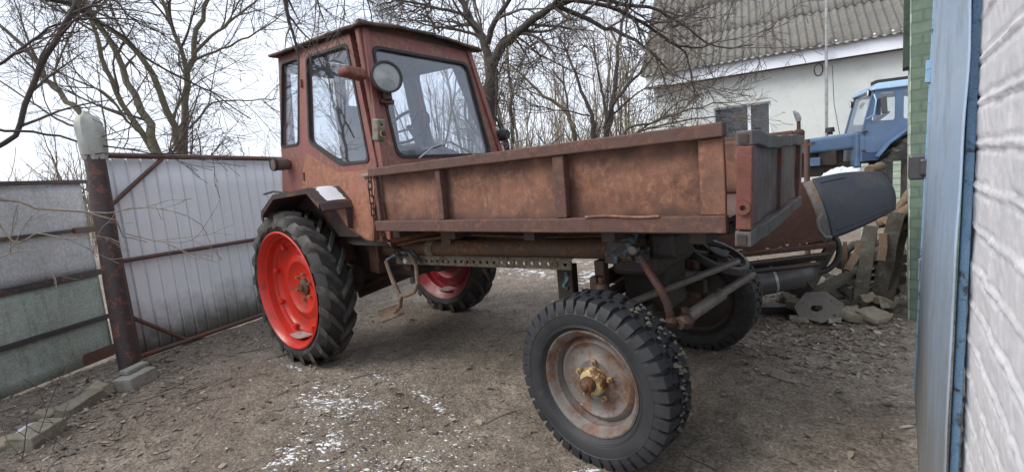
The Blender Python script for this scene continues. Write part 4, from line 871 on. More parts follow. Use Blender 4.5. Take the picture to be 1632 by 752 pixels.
def snowpatch(name, c, d, label, seed=0, rotz=0):
    vs = []; n, m = 14, 10
    for i in range(m + 1):
        r = i / m
        for k in range(n):
            th = k * math.tau / n; q = 1 + .45 * noise.noise(Vector((math.cos(th) * 1.4, math.sin(th) * 1.4, seed)))
            vs.append((d[0] * r * q * math.cos(th), d[1] * r * q * math.sin(th), d[2] * (1 - r ** 2) * (1 + .5 * noise.noise(Vector((r * 3, th, seed)))) - .004))
    o = MB().add(vs, [(i * n + k, i * n + (k + 1) % n, (i + 1) * n + (k + 1) % n, (i + 1) * n + k) for i in range(m) for k in range(n)]).build(name, M['snow'], smooth=True, label=label, cat='snow patch')
    o.location = c; o.rotation_euler = (0, 0, rotz); return o
snowpatch('snow_patch', (-.86, -2.33, .0), (.11, .04, .03), 'small white snow patch behind the broad mossy brick', 3, 2.3)

# ================================================================== RIGHT: WHITE WALL, BLUE GATE LEAF, GREEN PILLAR
ys = np.concatenate([np.arange(-4.6, -1.9, .03), np.arange(-1.9, -1.03, .006)]); zs = np.arange(-.05, 2.75, .0065); ys = np.append(ys, -1.03)
V = np.zeros((len(ys), len(zs), 3)); CH, BL = .088, .262
for i, y in enumerate(ys):
    for j, z in enumerate(zs):
        wob = .011 * noise.noise(Vector((y * 5, z * 3, 0))) + .004 * noise.noise(Vector((y * 22, z * 9, 4)))
        row = (z + wob) / CH; fr_ = abs(row - round(row)) * CH; k = math.floor(row)
        col = (y + wob + (.5 * BL if k % 2 else 0)) / BL; fc = abs(col - round(col)) * BL
        ridge = .0030 * math.exp(-(fr_ / .0042) ** 2) * (1 + .5 * noise.noise(Vector((y * 30, z * 8, 2)))) + .003 * math.exp(-(fc / .007) ** 2) * max(0, noise.noise(Vector((k * 3.1, round(col) * 7.7, 0))) + .3)
        groove = -.0035 * math.exp(-((fr_ - .011) / .004) ** 2) * (1 if noise.noise(Vector((y * 4, z * 4, 8))) > -.1 else .2)
        face = .0025 * noise.noise(Vector((k * 9.3, math.floor(col) * 5.1, 0))) + .003 * noise.noise(Vector((y * 12, z * 12, 3))) + .0015 * noise.noise(Vector((y * 45, z * 45, 3)))
        yy = y
        if i == len(ys) - 1: yy += .012 * noise.noise(Vector((1, z * 13, 0))) + .008 * noise.noise(Vector((1, z * 40, 0)))
        V[i, j] = (3.6 - ridge - groove - face, yy, z)
ni, nj = V.shape[:2]
extra = V[-1].copy(); extra[:, 0] += .02; extra[:, 1] += .006; ex2 = V[-1].copy(); ex2[:, 0] = 4.0
V2 = np.concatenate([V.reshape(-1, 3), extra, ex2])
I, J = np.meshgrid(np.arange(ni + 1), np.arange(nj - 1), indexing='ij'); a_ = I * nj + J
fast_mesh('brick_wall', V2, np.stack([a_, a_ + nj, a_ + nj + 1, a_ + 1], -1).reshape(-1, 4), M['whitewash'], smooth=True, label='whitewashed brick wall with thick mortar ridges along the right edge', cat='wall')
# blue sheet gate leaf, bottom edge lifting towards the far end
bl = empty('blue_gate_leaf', (3.58, -1.15, 0), label='tall light blue sheet metal gate leaf folded back by the white wall', cat='gate')
T0, T1 = bp(1490, 0, 'y', .47), bp(1458, 622, 'y', .47); N0, N1 = bp(1546, 0, 'y', -1.13), bp(1505, 752, 'y', -1.13)
def leaf(s, z, w=0.):
    far = T1.lerp(T0, (z - T1.z) / (T0.z - T1.z)); near = N1.lerp(N0, (z - N1.z) / (N0.z - N1.z)); p = near.lerp(far, s)
    return Vector((p.x - w - 3.58, p.y + 1.15, z))
vs = []; na, nz_ = 60, 60
for i in range(na + 1):
    for j in range(nz_ + 1):
        s_ = i / na; z = .06 + 2.5 * j / nz_
        w_ = .006 * math.sin(s_ * math.pi) * (1 + .5 * math.sin(z * 2.1)) + .0025 * noise.noise(Vector((s_ * 2, z * 1.6, 0))) + (.004 * noise.noise(Vector((0, z * 5, 7))) if s_ > .96 or s_ < .03 else 0)
        vs.append(leaf(s_, z, w_))
o = MB().add(vs, [(i * (nz_ + 1) + j, (i + 1) * (nz_ + 1) + j, (i + 1) * (nz_ + 1) + j + 1, i * (nz_ + 1) + j + 1) for i in range(na) for j in range(nz_)]).build('leaf_sheet', M['blue'], bl, smooth=True)
o.modifiers.new('t', 'SOLIDIFY').thickness = .003
MB().bar(leaf(1.0, .06), leaf(1.0, 2.56), .012, .012, up=(0, 1, 0)).build('far_edge_strip', M['blueedge'], bl, bevel=.002)
MB().bar(leaf(1.003, .66, .008), leaf(1.003, .76, .008), .006, .03, up=(0, 1, 0)).build('catch_plate', M['tube_steel'], bl)
MB().bar(leaf(1.003, 1.60, .010), leaf(1.003, 1.70, .010), .02, .04, up=(0, 1, 0)).build('hinge_ear', M['blueedge'], bl, bevel=.003)
MB().box(leaf(1.03, 1.21, .03), (.07, .10, .12)).box(leaf(1.01, 1.21, .005), (.04, .08, .08)).build('bolt_case', M['cyl'], bl, bevel=.01)
jb = MB()
for k in range(26):
    pass
A0, A1 = bp(1549, 0, 'y', -1.07), bp(1512, 752, 'y', -1.07); A1 = A0.lerp(A1, (A0.z) / (A0.z - A1.z)); A0 = A1 + (A0 - A1) * 1.5
MB().bar(A1 + Vector((.008, 0, 0)), A0 + Vector((.008, 0, 0)), .034, .016, up=(1, 0, 0)).build('gate_jamb', M['blueedge'], bevel=.003, label='narrow blue steel jamb upright fixed against the end of the white wall', cat='jamb')
MB().box((3.75, -.97, 1.3), (.24, .10, 2.9)).build('gate_pier', M['concrete'], label='grey masonry strip in the shadow gap beside the blue jamb', cat='pier')
# green pillar of the outbuilding
pl = empty('green_pillar', (3.8, 2.2, 0), label='green painted brick pillar of the outbuilding behind the blue gate leaf', cat='pillar')
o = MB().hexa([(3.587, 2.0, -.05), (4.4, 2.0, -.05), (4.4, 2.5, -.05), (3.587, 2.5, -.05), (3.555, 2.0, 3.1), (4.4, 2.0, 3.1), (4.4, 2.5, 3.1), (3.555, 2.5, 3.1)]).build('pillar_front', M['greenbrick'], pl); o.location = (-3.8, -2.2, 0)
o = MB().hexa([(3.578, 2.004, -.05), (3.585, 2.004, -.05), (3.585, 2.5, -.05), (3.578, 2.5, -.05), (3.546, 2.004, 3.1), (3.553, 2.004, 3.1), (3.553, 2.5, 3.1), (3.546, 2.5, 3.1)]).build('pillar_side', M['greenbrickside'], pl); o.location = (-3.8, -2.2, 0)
MB().box((3.54, 2.20, 2.45), (.035, .25, 1.15)).build('eaves_board', M['darkgreen'], label='dark green board fixed high on the left side of the green pillar', cat='board')
MB().box((3.75, 4.6, 1.2), (.12, 3.0, 2.4)).build('outbuilding_wall', M['darkgreen'], label='dark green outbuilding wall running back behind the green pillar', cat='wall')

# ================================================================== SCRAP AND WOODPILE (right, behind the tractor)
# long rusty dump body
db = empty('dump_body', (2.9, 1.45, 0), (0, 0, R_(8)), label='large rusty brown steel dump body parked behind the tractor tailgate', cat='dump body')
D = MB().panel([(-1.0, .50), (.02, .64), (.26, .70), (.20, 1.12), (-1.0, 1.03)], [], lambda a, b_, w_: Vector((a, w_ + .04 * 0, b_)), .02)
D.jitter(.012, 5).build('body_wall', M['bigrust'], db, bevel=.003)
MB().bar((-1.05, -.03, .48), (.26, -.03, .66), .05, .035).build('body_sill', M['bigrust'], db, bevel=.006)
MB().hexa([(-1.0, .03, .46), (.22, .03, .66), (.22, .8, .66), (-1.0, .8, .46), (-1.0, .03, .49), (.22, .03, .69), (.22, .8, .69), (-1.0, .8, .49)]).build('body_floor', M['bigrust'], db)
MB().panel([(-1.0, .50), (.2, .66), (.2, 1.02), (-1.0, 1.03)], [], lambda a, b_, w_: Vector((a, .8 + w_, b_)), .02).build('body_wall', M['bigrust'], db)
MB().panel([(.03, .60), (.8, .60), (.8, 1.05), (.03, 1.05)], [], lambda a, b_, w_: Vector((-1.0 + w_, a, b_)), .02).build('body_wall', M['bigrust'], db)
for (a, b2, r) in (((-1.0, -.10, .40), (.22, -.08, .60), .014), ((-.9, -.12, .36), (.16, -.1, .53), .018), ((-1.0, .1, .36), (.2, .1, .55), .03)):
    MB().tube([a, b2], r, 8).build('chassis_rail', M['dark'], db, smooth=True)
lf = MB()
for k in range(46):
    x = rnd.uniform(-.9, .2); c_ = Vector((x, -.03 + rnd.uniform(-.03, .03), .505 + (x + 1) * .14 + rnd.uniform(0, .02))); q = rnd.uniform(.012, .03); d1 = Vector((rnd.uniform(-1, 1), rnd.uniform(-1, 1), rnd.uniform(-.4, .4))) * q; d2 = Vector((d1.y, -d1.x, q * .4)) * .6
    lf.add([c_ - d1, c_ + d2, c_ + d1, c_ - d2], [(0, 1, 2, 3)])
tag(lf.build('leaf_litter', M['leaves'], None), kind='stuff', cat='leaves', label='dead leaves caught along the sill of the rusty dump body').matrix_world = Matrix.Translation((2.9, 1.45, 0)) @ Matrix.Rotation(R_(8), 4, 'Z')
# gas cylinder
gc = empty('gas_cylinder', (2.74, 1.56, .36), (0, R_(-10), R_(31)), label='dark grey gas cylinder lying behind the far front wheel', cat='gas cylinder')
MB().lathe([(0, -.62), (.06, -.61), (.10, -.57), (.115, -.50), (.115, .16), (.110, .22), (.092, .27), (.055, .305), (0, .315)], 32, axis='x').build('cylinder_shell', M['cyl'], gc, smooth=True)
MB().lathe([(.116, -.02), (.119, -.02), (.119, .0), (.116, .0)], 32, axis='x', close=True).build('strap', M['tube_steel'], gc, smooth=True)
a_ = R_(215)
MB().box((.12, .116 * math.cos(R_(250)), .116 * math.sin(R_(250)) * -.45), (.045, .006, .05), (R_(-20), 0, 0)).build('label_plate', M['label'], gc)
sup = MB().bar((2.40, 1.72, .03), (2.95, 1.98, .03), .10, .07).bar((2.45, 1.75, .02), (2.45, 1.75, .30), .10, .10, up=(0, 1, 0)).bar((2.9, 1.95, .02), (2.9, 1.95, .32), .10, .10, up=(0, 1, 0))
sup.jitter(.03, 6).build('shadow_trestle', M['dark'], label='low trestle under the grey gas cylinder, coloured dark for the shadow there', cat='trestle')  # dark blocks: the shadow below the cylinder is put into their colour
# curved black guard arc
MB().tube([(3.02 + .14 * math.cos(a), 1.72 + .05 * math.cos(a), .56 + .17 * math.sin(a)) for a in np.linspace(1.5, -1.9, 16)], .022, 8).build('guard_hoop', M['black'], smooth=True, label='black bent hoop between the gas cylinder and the leaning planks', cat='hoop')
# car bonnet resting on the scrap
O = Vector((2.947, 1.60, 1.106))
c00, c10, c11, c01 = bp(1281, 290, 'y', 1.28), bp(1412, 277, 'y', 1.52), bp(1430, 330, 'y', 1.45), bp(1314, 385, 'y', 1.14)
bo = empty('car_bonnet', c01, label='dark blue car bonnet lying tilted on the scrap heap', cat='car bonnet')
nrm = (c10 - c00).cross(c01 - c00).normalized()
if nrm.y > 0: nrm = -nrm
def bon(u, v, w=0.):
    p = (c00.lerp(c10, u)).lerp(c01.lerp(c11, u), v)
    topb = .022 * math.sin(math.pi * min(1, u * 1.0)) * (1 - v); botb = -.02 * math.sin(math.pi * u) * v
    p = p + Vector((0, 0, topb + botb)) + (c10 - c00).normalized() * (.012 * math.sin(math.pi * v) * u)
    return p + nrm * (.032 * math.sin(math.pi * v) + .022 * math.sin(math.pi * u) - .045 * max(0, (u - .86) / .14) ** 2 + w) - c01
vs = []; n = 40
for i in range(n + 1):
    for j in range(21): vs.append(bon(.10 + .90 * i / n, j / 20))
o = MB().add(vs, [(i * 21 + j, (i + 1) * 21 + j, (i + 1) * 21 + j + 1, i * 21 + j + 1) for i in range(n) for j in range(20)]).build('bonnet_skin', M['bonnet'], bo, smooth=True)
md = o.modifiers.new('t', 'SOLIDIFY'); md.thickness = .012; md.offset = 1
vs = []
for i in range(7):
    for j in range(21): vs.append(bon(.115 * i / 6, j / 20, .004 - .03 * (1 - i / 6)))
o = MB().add(vs, [(i * 21 + j, (i + 1) * 21 + j, (i + 1) * 21 + j + 1, i * 21 + j + 1) for i in range(6) for j in range(20)]).build('bonnet_flange', M['bonnetedge'], bo, smooth=True); o.modifiers.new('t', 'SOLIDIFY').thickness = .01
MB().tube([bon(.04, .60, .02), bon(-.04, .68, .03), bon(-.06, .80, .03), bon(.0, .95, .02), bon(.08, .98, .02)], .011, 8).build('hinge_loop', M['bonnetedge'], bo, smooth=True)
for v0 in (.10, .90): MB().tube([bon(u, v0, .014) for u in np.linspace(.16, .95 if v0 > .5 else .45, 16)], .004, 6).build('crease', M['bonnet'], bo, smooth=True)
# crumpled clear sheet on the bonnet
vs = []; n = 24
p0 = bp(1338, 281, 'y', 1.55)
for i in range(n + 1):
    for j in range(13):
        u, v = i / n, j / 12; h_ = .075 * math.sin(math.pi * u) ** .7 * math.sin(math.pi * v)
        vs.append((p0.x - .14 + .34 * u, p0.y - .08 + .26 * v, p0.z - .03 + h_ + .05 * noise.noise(Vector((u * 5, v * 4, 1))) * math.sin(math.pi * v) + .02 * noise.noise(Vector((u * 14, v * 9, 1)))))
MB().add(vs, [(i * 13 + j, (i + 1) * 13 + j, (i + 1) * 13 + j + 1, i * 13 + j + 1) for i in range(n) for j in range(12)]).build('plastic_sheet', M['plastic'], label='crumpled whitish plastic sheet lying behind the top of the bonnet', cat='plastic sheet')
# timber
def plank(a, b2, w_, t_, mat, label, name='plank', cat='plank', group=None, up=(0, 1, 0)):
    a, b2 = Vector(a), Vector(b2); d = b2 - a; L_ = d.length; x = d.normalized(); y = x.cross(Vector(up)).normalized(); z = x.cross(y); Mx = Matrix((x, y, z)).transposed()
    bm = bmesh.new(); bmesh.ops.create_cube(bm, size=1)
    for v in bm.verts: v.co = Vector((v.co.x * L_, v.co.y * w_, v.co.z * t_))
    bmesh.ops.subdivide_edges(bm, edges=[e for e in bm.edges if abs((e.verts[0].co - e.verts[1].co).x) > L_ * .9], cuts=9)
    bmesh.ops.subdivide_edges(bm, edges=bm.edges, cuts=1, use_grid_fill=True)
    for v in bm.verts: v.co += noise.noise_vector(Vector((v.co.x * 7, v.co.y * 20, v.co.z * 20 + a.x * 9))) * .009
    for v in bm.verts: v.co = Mx @ v.co
    me = bpy.data.meshes.new(name); bm.to_mesh(me); bm.free(); me.materials.append(mat); o = bpy.data.objects.new(name, me); COL.objects.link(o); o.location = (a + b2) / 2
    return tag(o, label, cat, group)
plank(bp(1369, 492, 'z', .0), bp(1388, 360, 'y', 2.22), .095, .06, M['woodflake'], 'upright grey plank with flaked blue paint, left one of the leaning pair')
plank(bp(1398, 485, 'z', .02), bp(1429, 338, 'y', 2.18), .10, .05, M['woodflake'], 'upright grey plank with flaked blue paint, nearest the green pillar')
plank(bp(1414, 488, 'z', .02), bp(1443, 345, 'y', 2.32), .07, .04, M['wood'], 'bare dark plank leaning behind the one nearest the green pillar')
plank(bp(1350, 430, 'y', 2.15), bp(1384, 372, 'y', 2.3), .05, .05, M['logend'], 'reddish pole slanting up to the left leaning plank', 'pole', 'pole')
plank(bp(1345, 440, 'y', 2.35), bp(1347, 385, 'y', 2.35), .035, .035, M['logend'], 'thin upright brown stick under the car bonnet', 'stick', 'stick')
plank(bp(1404, 415, 'y', 2.15), bp(1408, 372, 'y', 2.18), .055, .04, M['logend'], 'short brown stick hanging between the two leaning planks', 'stick', 'stick')
plank(bp(1290, 470, 'z', .16), bp(1375, 428, 'z', .30), .10, .04, M['wood'], 'wide board lying sloped on the rubble left of the planks', up=(0, 0, 1))
plank(bp(1262, 487, 'z', .08), bp(1310, 462, 'z', .13), .11, .06, M['sandstone'], 'pale offcut board lying behind the hexagonal plate', up=(0, 0, 1))
plank(bp(1280, 500, 'z', .02), bp(1250, 470, 'z', .1), .07, .05, M['sandstone'], 'short pale offcut leaning just left of the hexagonal plate', 'offcut', 'offcut', up=(0, 0, 1))
def log(c, d, r, L_, label, group='logs in the woodpile'):
    d = Vector(d).normalized(); c = Vector(c); pts = [d * (L_ * (k / 6 - .5)) + noise.noise_vector(c * 3 + Vector((k * .6, 0, 0))) * r * .25 for k in range(7)]
    o = MB().tube(pts, [r * (1 + .12 * noise.noise(c * 9 + Vector((k, 0, 0)))) for k in range(7)], 12).build('log', M['bark'] if group else M['logend'], smooth=True, label=label, cat='log', group=group); o.location = c  # piled logs get dark bark: shade of the gaps put into colour
for k in range(24):
    row = k // 6; x = 3.12 + (k % 6) * .078 + (row % 2) * .035; y = 2.85 + rnd.uniform(-.06, .08); z = .06 + row * .105
    log((x, y, z), (rnd.uniform(-.2, .2), 1, rnd.uniform(-.08, .08)), rnd.uniform(.035, .05), .5, 'split log, ' + ['first', 'second', 'third', 'fourth', 'fifth', 'sixth'][k % 6] + ' from the left in the ' + ['bottom', 'second', 'third', 'fourth', 'top'][row] + ' row of the woodpile')
for (px, py, yy, dd, r, lb) in ((1395, 268, 2.6, (.4, 1, .1), .036, 'log end showing above the top edge of the bonnet'), (1432, 345, 2.25, (.9, .3, .8), .04, 'pale branch stub across the tops of the leaning planks'), (1441, 320, 2.35, (.5, .4, .9), .03, 'rough stick poking up beside the green pillar'), (1420, 352, 2.3, (1, .5, .2), .04, 'short pale log on top of the pile beside the planks'), (1440, 362, 2.3, (1, .2, .55), .035, 'grey forked branch resting against the green pillar'), (1410, 340, 2.5, (1, .1, .3), .05, 'brown log lying just under the right end of the bonnet')):
    log(bp(px, py, 'y', yy), dd, r, .20, lb, None)
# hexagonal plate, stones
hx = MB().panel([(-.16, -.02), (-.13, -.10), (.02, -.14), (.15, -.07), (.17, .02), (.06, .115), (-.08, .10)], [[(-.05, -.035), (-.01, -.055), (.03, -.035), (.03, -.005), (-.035, -.005)], circle(.105, -.075, .010, 8), circle(.09, .04, .006, 6)], lambda a, b_, w_: Vector((a, w_, b_)), .02)
o = hx.build('hexagonal_plate', M['plate'], bevel=.003, label='grey seven-sided plate with a square hole leaning at the rubble edge', cat='plate'); o.location = bp(1303, 486, 'y', 1.72); o.rotation_euler = (R_(-28), 0, R_(10))
stone('stone', bp(1352, 500, 'z', .04), (.22, .14, .07), (.1, .15, .3), M['sandstone'], 'flat yellowish stone right of the seven-sided plate', 'stone', jit=.025)
stone('stone', bp(1394, 502, 'z', .04), (.19, .15, .06), (.2, -.1, 1.0), M['sandstone'], 'pale wedge of stone at the feet of the leaning planks', 'stone', jit=.025)
stone('stone', bp(1272, 508, 'z', .02), (.12, .08, .04), (.1, 0, .3), M['sandstone'], 'small pale stone left of the seven-sided plate', 'stone', jit=.02)
stone('stone', bp(1322, 508, 'z', .02), (.13, .09, .04), (.1, .1, .9), M['concrete'], 'small grey stone between the plate and the yellowish stone', 'stone', jit=.02)
rb2 = []
for k in range(34):
    x = rnd.uniform(2.75, 3.5); y = rnd.uniform(2.0, 2.6); s_ = rnd.uniform(.04, .11)
    stone('rubble_piece', (x, y, .03 + max(0, (y - 2.0)) * .25 + rnd.uniform(0, .05)), (s_ * 1.4, s_, s_ * .6), (rnd.uniform(-.5, .5), rnd.uniform(-.5, .5), rnd.uniform(0, 3)), M[['sandstone', 'wood', 'concrete', 'mossbrick'][k % 4]], ('small ' if s_ < .075 else 'large ') + ['yellowish stone', 'brown wooden', 'grey concrete', 'mossy brick'][k % 4] + ' chunk in the rubble ' + ('by the gas cylinder' if x < 3.1 else 'by the leaning planks'), 'rubble', 'rubble heap pieces', jit=.02, cuts=2)
# wheel frame parts seen beside the dump body
MB().bar((2.98, 1.62, .30), (3.12, 1.9, .62), .02, .11).build('steel_strip', M['dark'], label='dark steel strip under the lower edge of the bonnet', cat='steel strip')

# ================================================================== HOUSE
HP = Vector((2.174, 12.011, 0)); hu = Vector((-2.2, -.483, 0)).normalized(); hn = Vector((hu.y, -hu.x, 0))
if hn.y < 0: hn = -hn          # hn = away from the camera
house = empty('house', HP, label='white plastered house with grey corrugated roof and pale blue fascia', cat='house')
Hh = lambda a, d, z: hu * a + hn * d + Vector((0, 0, z))
UL, UR, EZ, OV = 4.38, -8.0, 3.60, .35; DEP = 7.0; RIDGE = 7.2
def boxh(a0, a1, d0, d1, z0, z1): return [Hh(a0, d0, z0), Hh(a1, d0, z0), Hh(a1, d1, z0), Hh(a0, d1, z0), Hh(a0, d0, z1), Hh(a1, d0, z1), Hh(a1, d1, z1), Hh(a0, d1, z1)]
WIN = [(1.20, 1.25), (2.62, 1.25), (2.62, 2.74), (1.20, 2.74)]
wl = MB().panel([(UR, -.1), (UL - .15, -.1), (UL - .15, 3.62), (UR, 3.62)], [WIN], lambda a, b_, w_: Hh(a, OV + w_, b_), .30)
wl.panel([(OV + .30, -.1), (DEP, -.1), (DEP, 3.62), ((DEP) / 2, 3.62 + 2.6), (OV + .30, 3.62)], [], lambda a, b_, w_: Hh(UL - .15 - w_, a, b_), .3)
wl.build('wall', M['plaster'], house)
wn = MB().panel([(1.20, 1.25), (2.62, 1.25), (2.62, 2.74), (1.20, 2.74)], [[(1.24, 1.3), (1.68, 1.3), (1.68, 2.70), (1.24, 2.70)], [(1.76, 1.3), (2.58, 1.3), (2.58, 2.70), (1.76, 2.70)]], lambda a, b_, w_: Hh(a, OV + .10 + w_, b_), .06).build('window', M['fasciawhite'], house)
MB().hexa(boxh(1.22, 2.60, OV + .14, OV + .15, 1.28, 2.72)).build('window_pane', M['glassdark'], wn)
MB().hexa(boxh(1.1, 2.7, OV + .9, OV + .92, 1.2, 2.8)).build('curtain', M['interior'], wn)
MB().hexa(boxh(1.1, 2.72, OV - .06, OV + .10, 1.20, 1.24)).build('sill', M['fasciawhite'], wn)
MB().hexa(boxh(UR, UL, 0, .03, EZ - .08, EZ + .235)).build('fascia', M['fasciawhite'], house)
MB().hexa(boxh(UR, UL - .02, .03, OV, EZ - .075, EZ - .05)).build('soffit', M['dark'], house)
gt = MB().tube([Hh(a, -.06, EZ + .25 - .0 * a) for a in np.linspace(UR, UL + .02, 20)], .035, 10)
gt.build('gutter', M['tube_steel'], house, smooth=True)
# corrugated roof in overlapping courses
sl = math.atan2(RIDGE - (EZ + .27), DEP / 2 + .0); Lr = math.hypot(RIDGE - EZ - .27, DEP / 2)
V = []; F = []; na = int((UL - UR) / .185 * 10); ncourse = 3; base = 0
for c_ in range(ncourse):
    s0, s1 = c_ * Lr / ncourse - (.08 if c_ else .08), (c_ + 1) * Lr / ncourse
    for r in range(5):
        s_ = s0 + (s1 - s0) * r / 4
        for i in range(na + 1):
            a = UR + (UL + .12 - UR) * i / na
            lift = .018 * (1 - r / 4) + .034 * math.sin(a / .185 * math.tau) + .012 * noise.noise(Vector((a * .9, s_ * .8, 0)))
            ss = s_ + (.015 * math.sin(a * 5) if r == 0 else 0)
            p = Hh(a, ss * math.cos(sl) - lift * math.sin(sl) - .05, EZ + .27 + ss * math.sin(sl) + lift * math.cos(sl)); V.append(tuple(p))
    I, J = np.meshgrid(np.arange(4), np.arange(na), indexing='ij'); a_ = base + I * (na + 1) + J
    F.append(np.stack([a_, a_ + 1, a_ + na + 2, a_ + na + 1], -1).reshape(-1, 4)); base += 5 * (na + 1)
o = fast_mesh('roof', np.array(V), np.concatenate(F), M['slate'], house, smooth=True); o.modifiers.new('t', 'SOLIDIFY').thickness = .012
MB().add([Hh(UL + .1, DEP / 2, RIDGE), Hh(UR, DEP / 2, RIDGE), Hh(UR, DEP, EZ + .27), Hh(UL + .1, DEP, EZ + .27)], [(0, 1, 2, 3)]).build('back_roof', M['slate'], house)
# snow left along the gutter
sg_ = MB()
for k in range(9):
    a = -1.5 + k * .16 + rnd.uniform(-.04, .04); sg_.lathe([(0, .05), (.04, .03), (.055, 0)], 8, c=tuple(Hh(a, .05, EZ + .33)), axis='z')
sg_.build('snow_lumps', M['snow'], house, smooth=True)
# mast and cable coil
ms = empty('mast', HP + Hh(.0, -.14, 0), label='tall thin galvanised mast standing in front of the house wall', cat='mast')
MB().tube([(0, 0, 0), (0, 0, 7.5)], .034, 12).build('pole', M['tube_steel'], ms, smooth=True)
MB().tube([(-.12 * hu.x, -.12 * hu.y, 3.35), (-.16 * hu.x, -.16 * hu.y, 2.4), (-.2 * hu.x + .1, 0, 1.5), (-.1, 0, .4)], .008, 6).build('cable', M['black'], ms, smooth=True)
cc = HP + Hh(.16, -.10, 3.30)
MB().tube([hu * (.09 * math.cos(a)) + Vector((0, .012 * math.sin(a * 2), .15 * math.sin(a))) for a in np.linspace(0, 12.6, 40)], .016, 6).build('cable_coil', M['black'], smooth=True, label='black coil of cable hanging on the mast under the eaves', cat='cable coil').location = cc
# distant roof at the far left
fr_ = empty('far_shed', bp(30, 280, 'x', -14), label='low tan roof of a distant shed above the left gate', cat='shed')
fr_.location.z = 0
MB().hexa([(-.6, -4, 1.65), (2, -4, 1.65), (2, -.2, 1.65), (-.6, -.2, 1.65), (.2, -4, 2.25), (1.2, -4, 2.25), (1.2, -.7, 2.25), (.2, -.7, 2.25)]).build('roof', M['hill'], fr_)
MB().box((.7, -2.2, .8), (2.2, 3.6, 1.6)).build('wall', M['plaster'], fr_)

# ================================================================== BLUE TRACTOR
TP = Vector((3.29, 8.379, 0)); tu = Vector((-.962, -.272, 0)).normalized(); tn = Vector((tu.y, -tu.x, 0))
if tn.y < 0: tn = -tn
bt = empty('blue_tractor', TP, label='blue tractor with closed cab standing before the white house', cat='tractor')
T = lambda a, z, d=0.: tu * a + tn * d + Vector((0, 0, z))       # a = forwards, d = away from the camera
def tpan(nm, outer, holes, d, th, mat, par, bev=.01): return MB().panel(outer, holes, lambda a, b_, w_: T(a, b_, d + w_), th).build(nm, mat, par, bevel=bev)
CW = 1.25
WINS = [[(.11, 1.76), (-.24, 1.74), (-.24, 2.24), (-.01, 2.25)], [(-.36, 1.74), (-.80, 1.74), (-.80, 2.22), (-.36, 2.24)]]
SO = [(.26, 1.58), (.21, 1.62), (.05, 2.30), (-.95, 2.30), (-.95, 1.45), (-.44, 1.50), (-.22, 1.36), (-.02, 1.12), (.02, 1.06), (.24, 1.04), (.27, 1.05), (.27, 1.58)]
for d_ in (0, CW - .03):
    sp_ = tpan('cab_side', SO, [rpoly(w_, .05) for w_ in WINS], d_, .03, M['tblue'], bt)
    for w_ in WINS: tpan('window_pane', rpoly(w_, .05), [], d_ + .015, .004, GLASS, sp_, 0)
tpan('door_panel', rpoly([(.20, 1.20), (.20, 1.60), (.14, 1.69), (-.46, 1.68), (-.46, 1.50), (-.16, 1.32), (-.04, 1.20)], .04), [], -.012, .011, M['tblue'], bt, .004)
tpan('door_lower', [(.24, 1.05), (.24, 1.19), (-.05, 1.19), (.0, 1.05)], [], -.010, .009, M['tbluedark'], bt, .003)
for z in (1.24, 1.56): MB().box(T(.225, z, -.025), (.05, .03, .03)).build('door_hinge', M['dark'], bt, bevel=.004)
MB().box(T(.20, 1.585, -.03), (.07, .03, .03)).build('door_handle', M['dark'], bt, bevel=.008)
rfv = MB().hexa([T(.14, 2.29, -.06), T(-1.05, 2.29, -.06), T(-1.05, 2.29, CW + .06), T(.14, 2.29, CW + .06), T(.02, 2.42, .03), T(-1.0, 2.42, .03), T(-1.0, 2.42, CW - .03), T(.02, 2.42, CW - .03)])
rfv.build('cab_roof', M['tbluelight'], bt, bevel=.04, seg=4)
MB().box(T(-.40, 2.45, .35), (.8, .3, .08), (0, 0, math.atan2(tu.y, tu.x))).build('roof_hatch', M['black'], bt, bevel=.01)
wsf = MB().add([T(.235, 1.60, .0), T(.075, 2.27, .04), T(.075, 2.27, CW - .05), T(.235, 1.60, CW)], [(0, 1, 2, 3)])
wsf.build('windshield_glass', GLASS, bt)
for d_ in (.0, CW - .05): MB().bar(T(.24, 1.58, d_ + .02), T(.07, 2.30, d_ + .03), .035, .035).build('windshield_post', M['tblue'], bt, bevel=.008)
MB().bar(T(.245, 1.585, 0), T(.245, 1.585, CW), .04, .035).build('windshield_sill', M['tblue'], bt, bevel=.008)
hood = MB().hexa([T(.24, 1.28, .22), T(2.1, 1.24, .32), T(2.1, 1.24, .93), T(.24, 1.28, 1.0), T(.24, 1.595, .22), T(2.1, 1.50, .32), T(2.1, 1.50, .93), T(.24, 1.595, 1.0)])
hood.build('hood', M['tblue'], bt, bevel=.06, seg=4)
for k in range(9): MB().box(T(.95 + k * .05, 1.47 - k * .003, .247), (.022, .02, .018), (0, 0, math.atan2(tu.y, tu.x))).build('hood_slot', M['black'], bt)
MB().hexa([T(.25, .95, .05), T(.34, .95, .05), T(.34, .95, 1.2), T(.25, .95, 1.2), T(.25, 1.57, .05), T(.32, 1.57, .05), T(.32, 1.57, 1.2), T(.25, 1.57, 1.2)]).build('cowl', M['tblue'], bt, bevel=.02)
en = MB().box(T(1.1, 1.05, .62), (1.3, .45, .5), (0, 0, math.atan2(tu.y, tu.x))).box(T(.7, 1.15, .35), (.3, .15, .3)).box(T(1.25, 1.18, .36), (.16, .14, .22)).jitter(.03, 6)
en.build('engine', M['dark'], bt, bevel=.02)
MB().box(T(.95, 1.10, .30), (.22, .08, .16)).build('battery_box', M['tblue'], bt, bevel=.01)
for (a, z, r, h_, nm, mt) in ((.62, 1.60, .055, .05, 'cleaner_neck', 'dark'), (.62, 1.65, .085, .09, 'air_cleaner', 'black')):
    MB().lathe([(0, 0), (r, 0), (r * .85, h_), (0, h_ * 1.05)], 20, c=tuple(T(a, z, .62)), axis='z').build(nm, M[mt], bt, smooth=True)
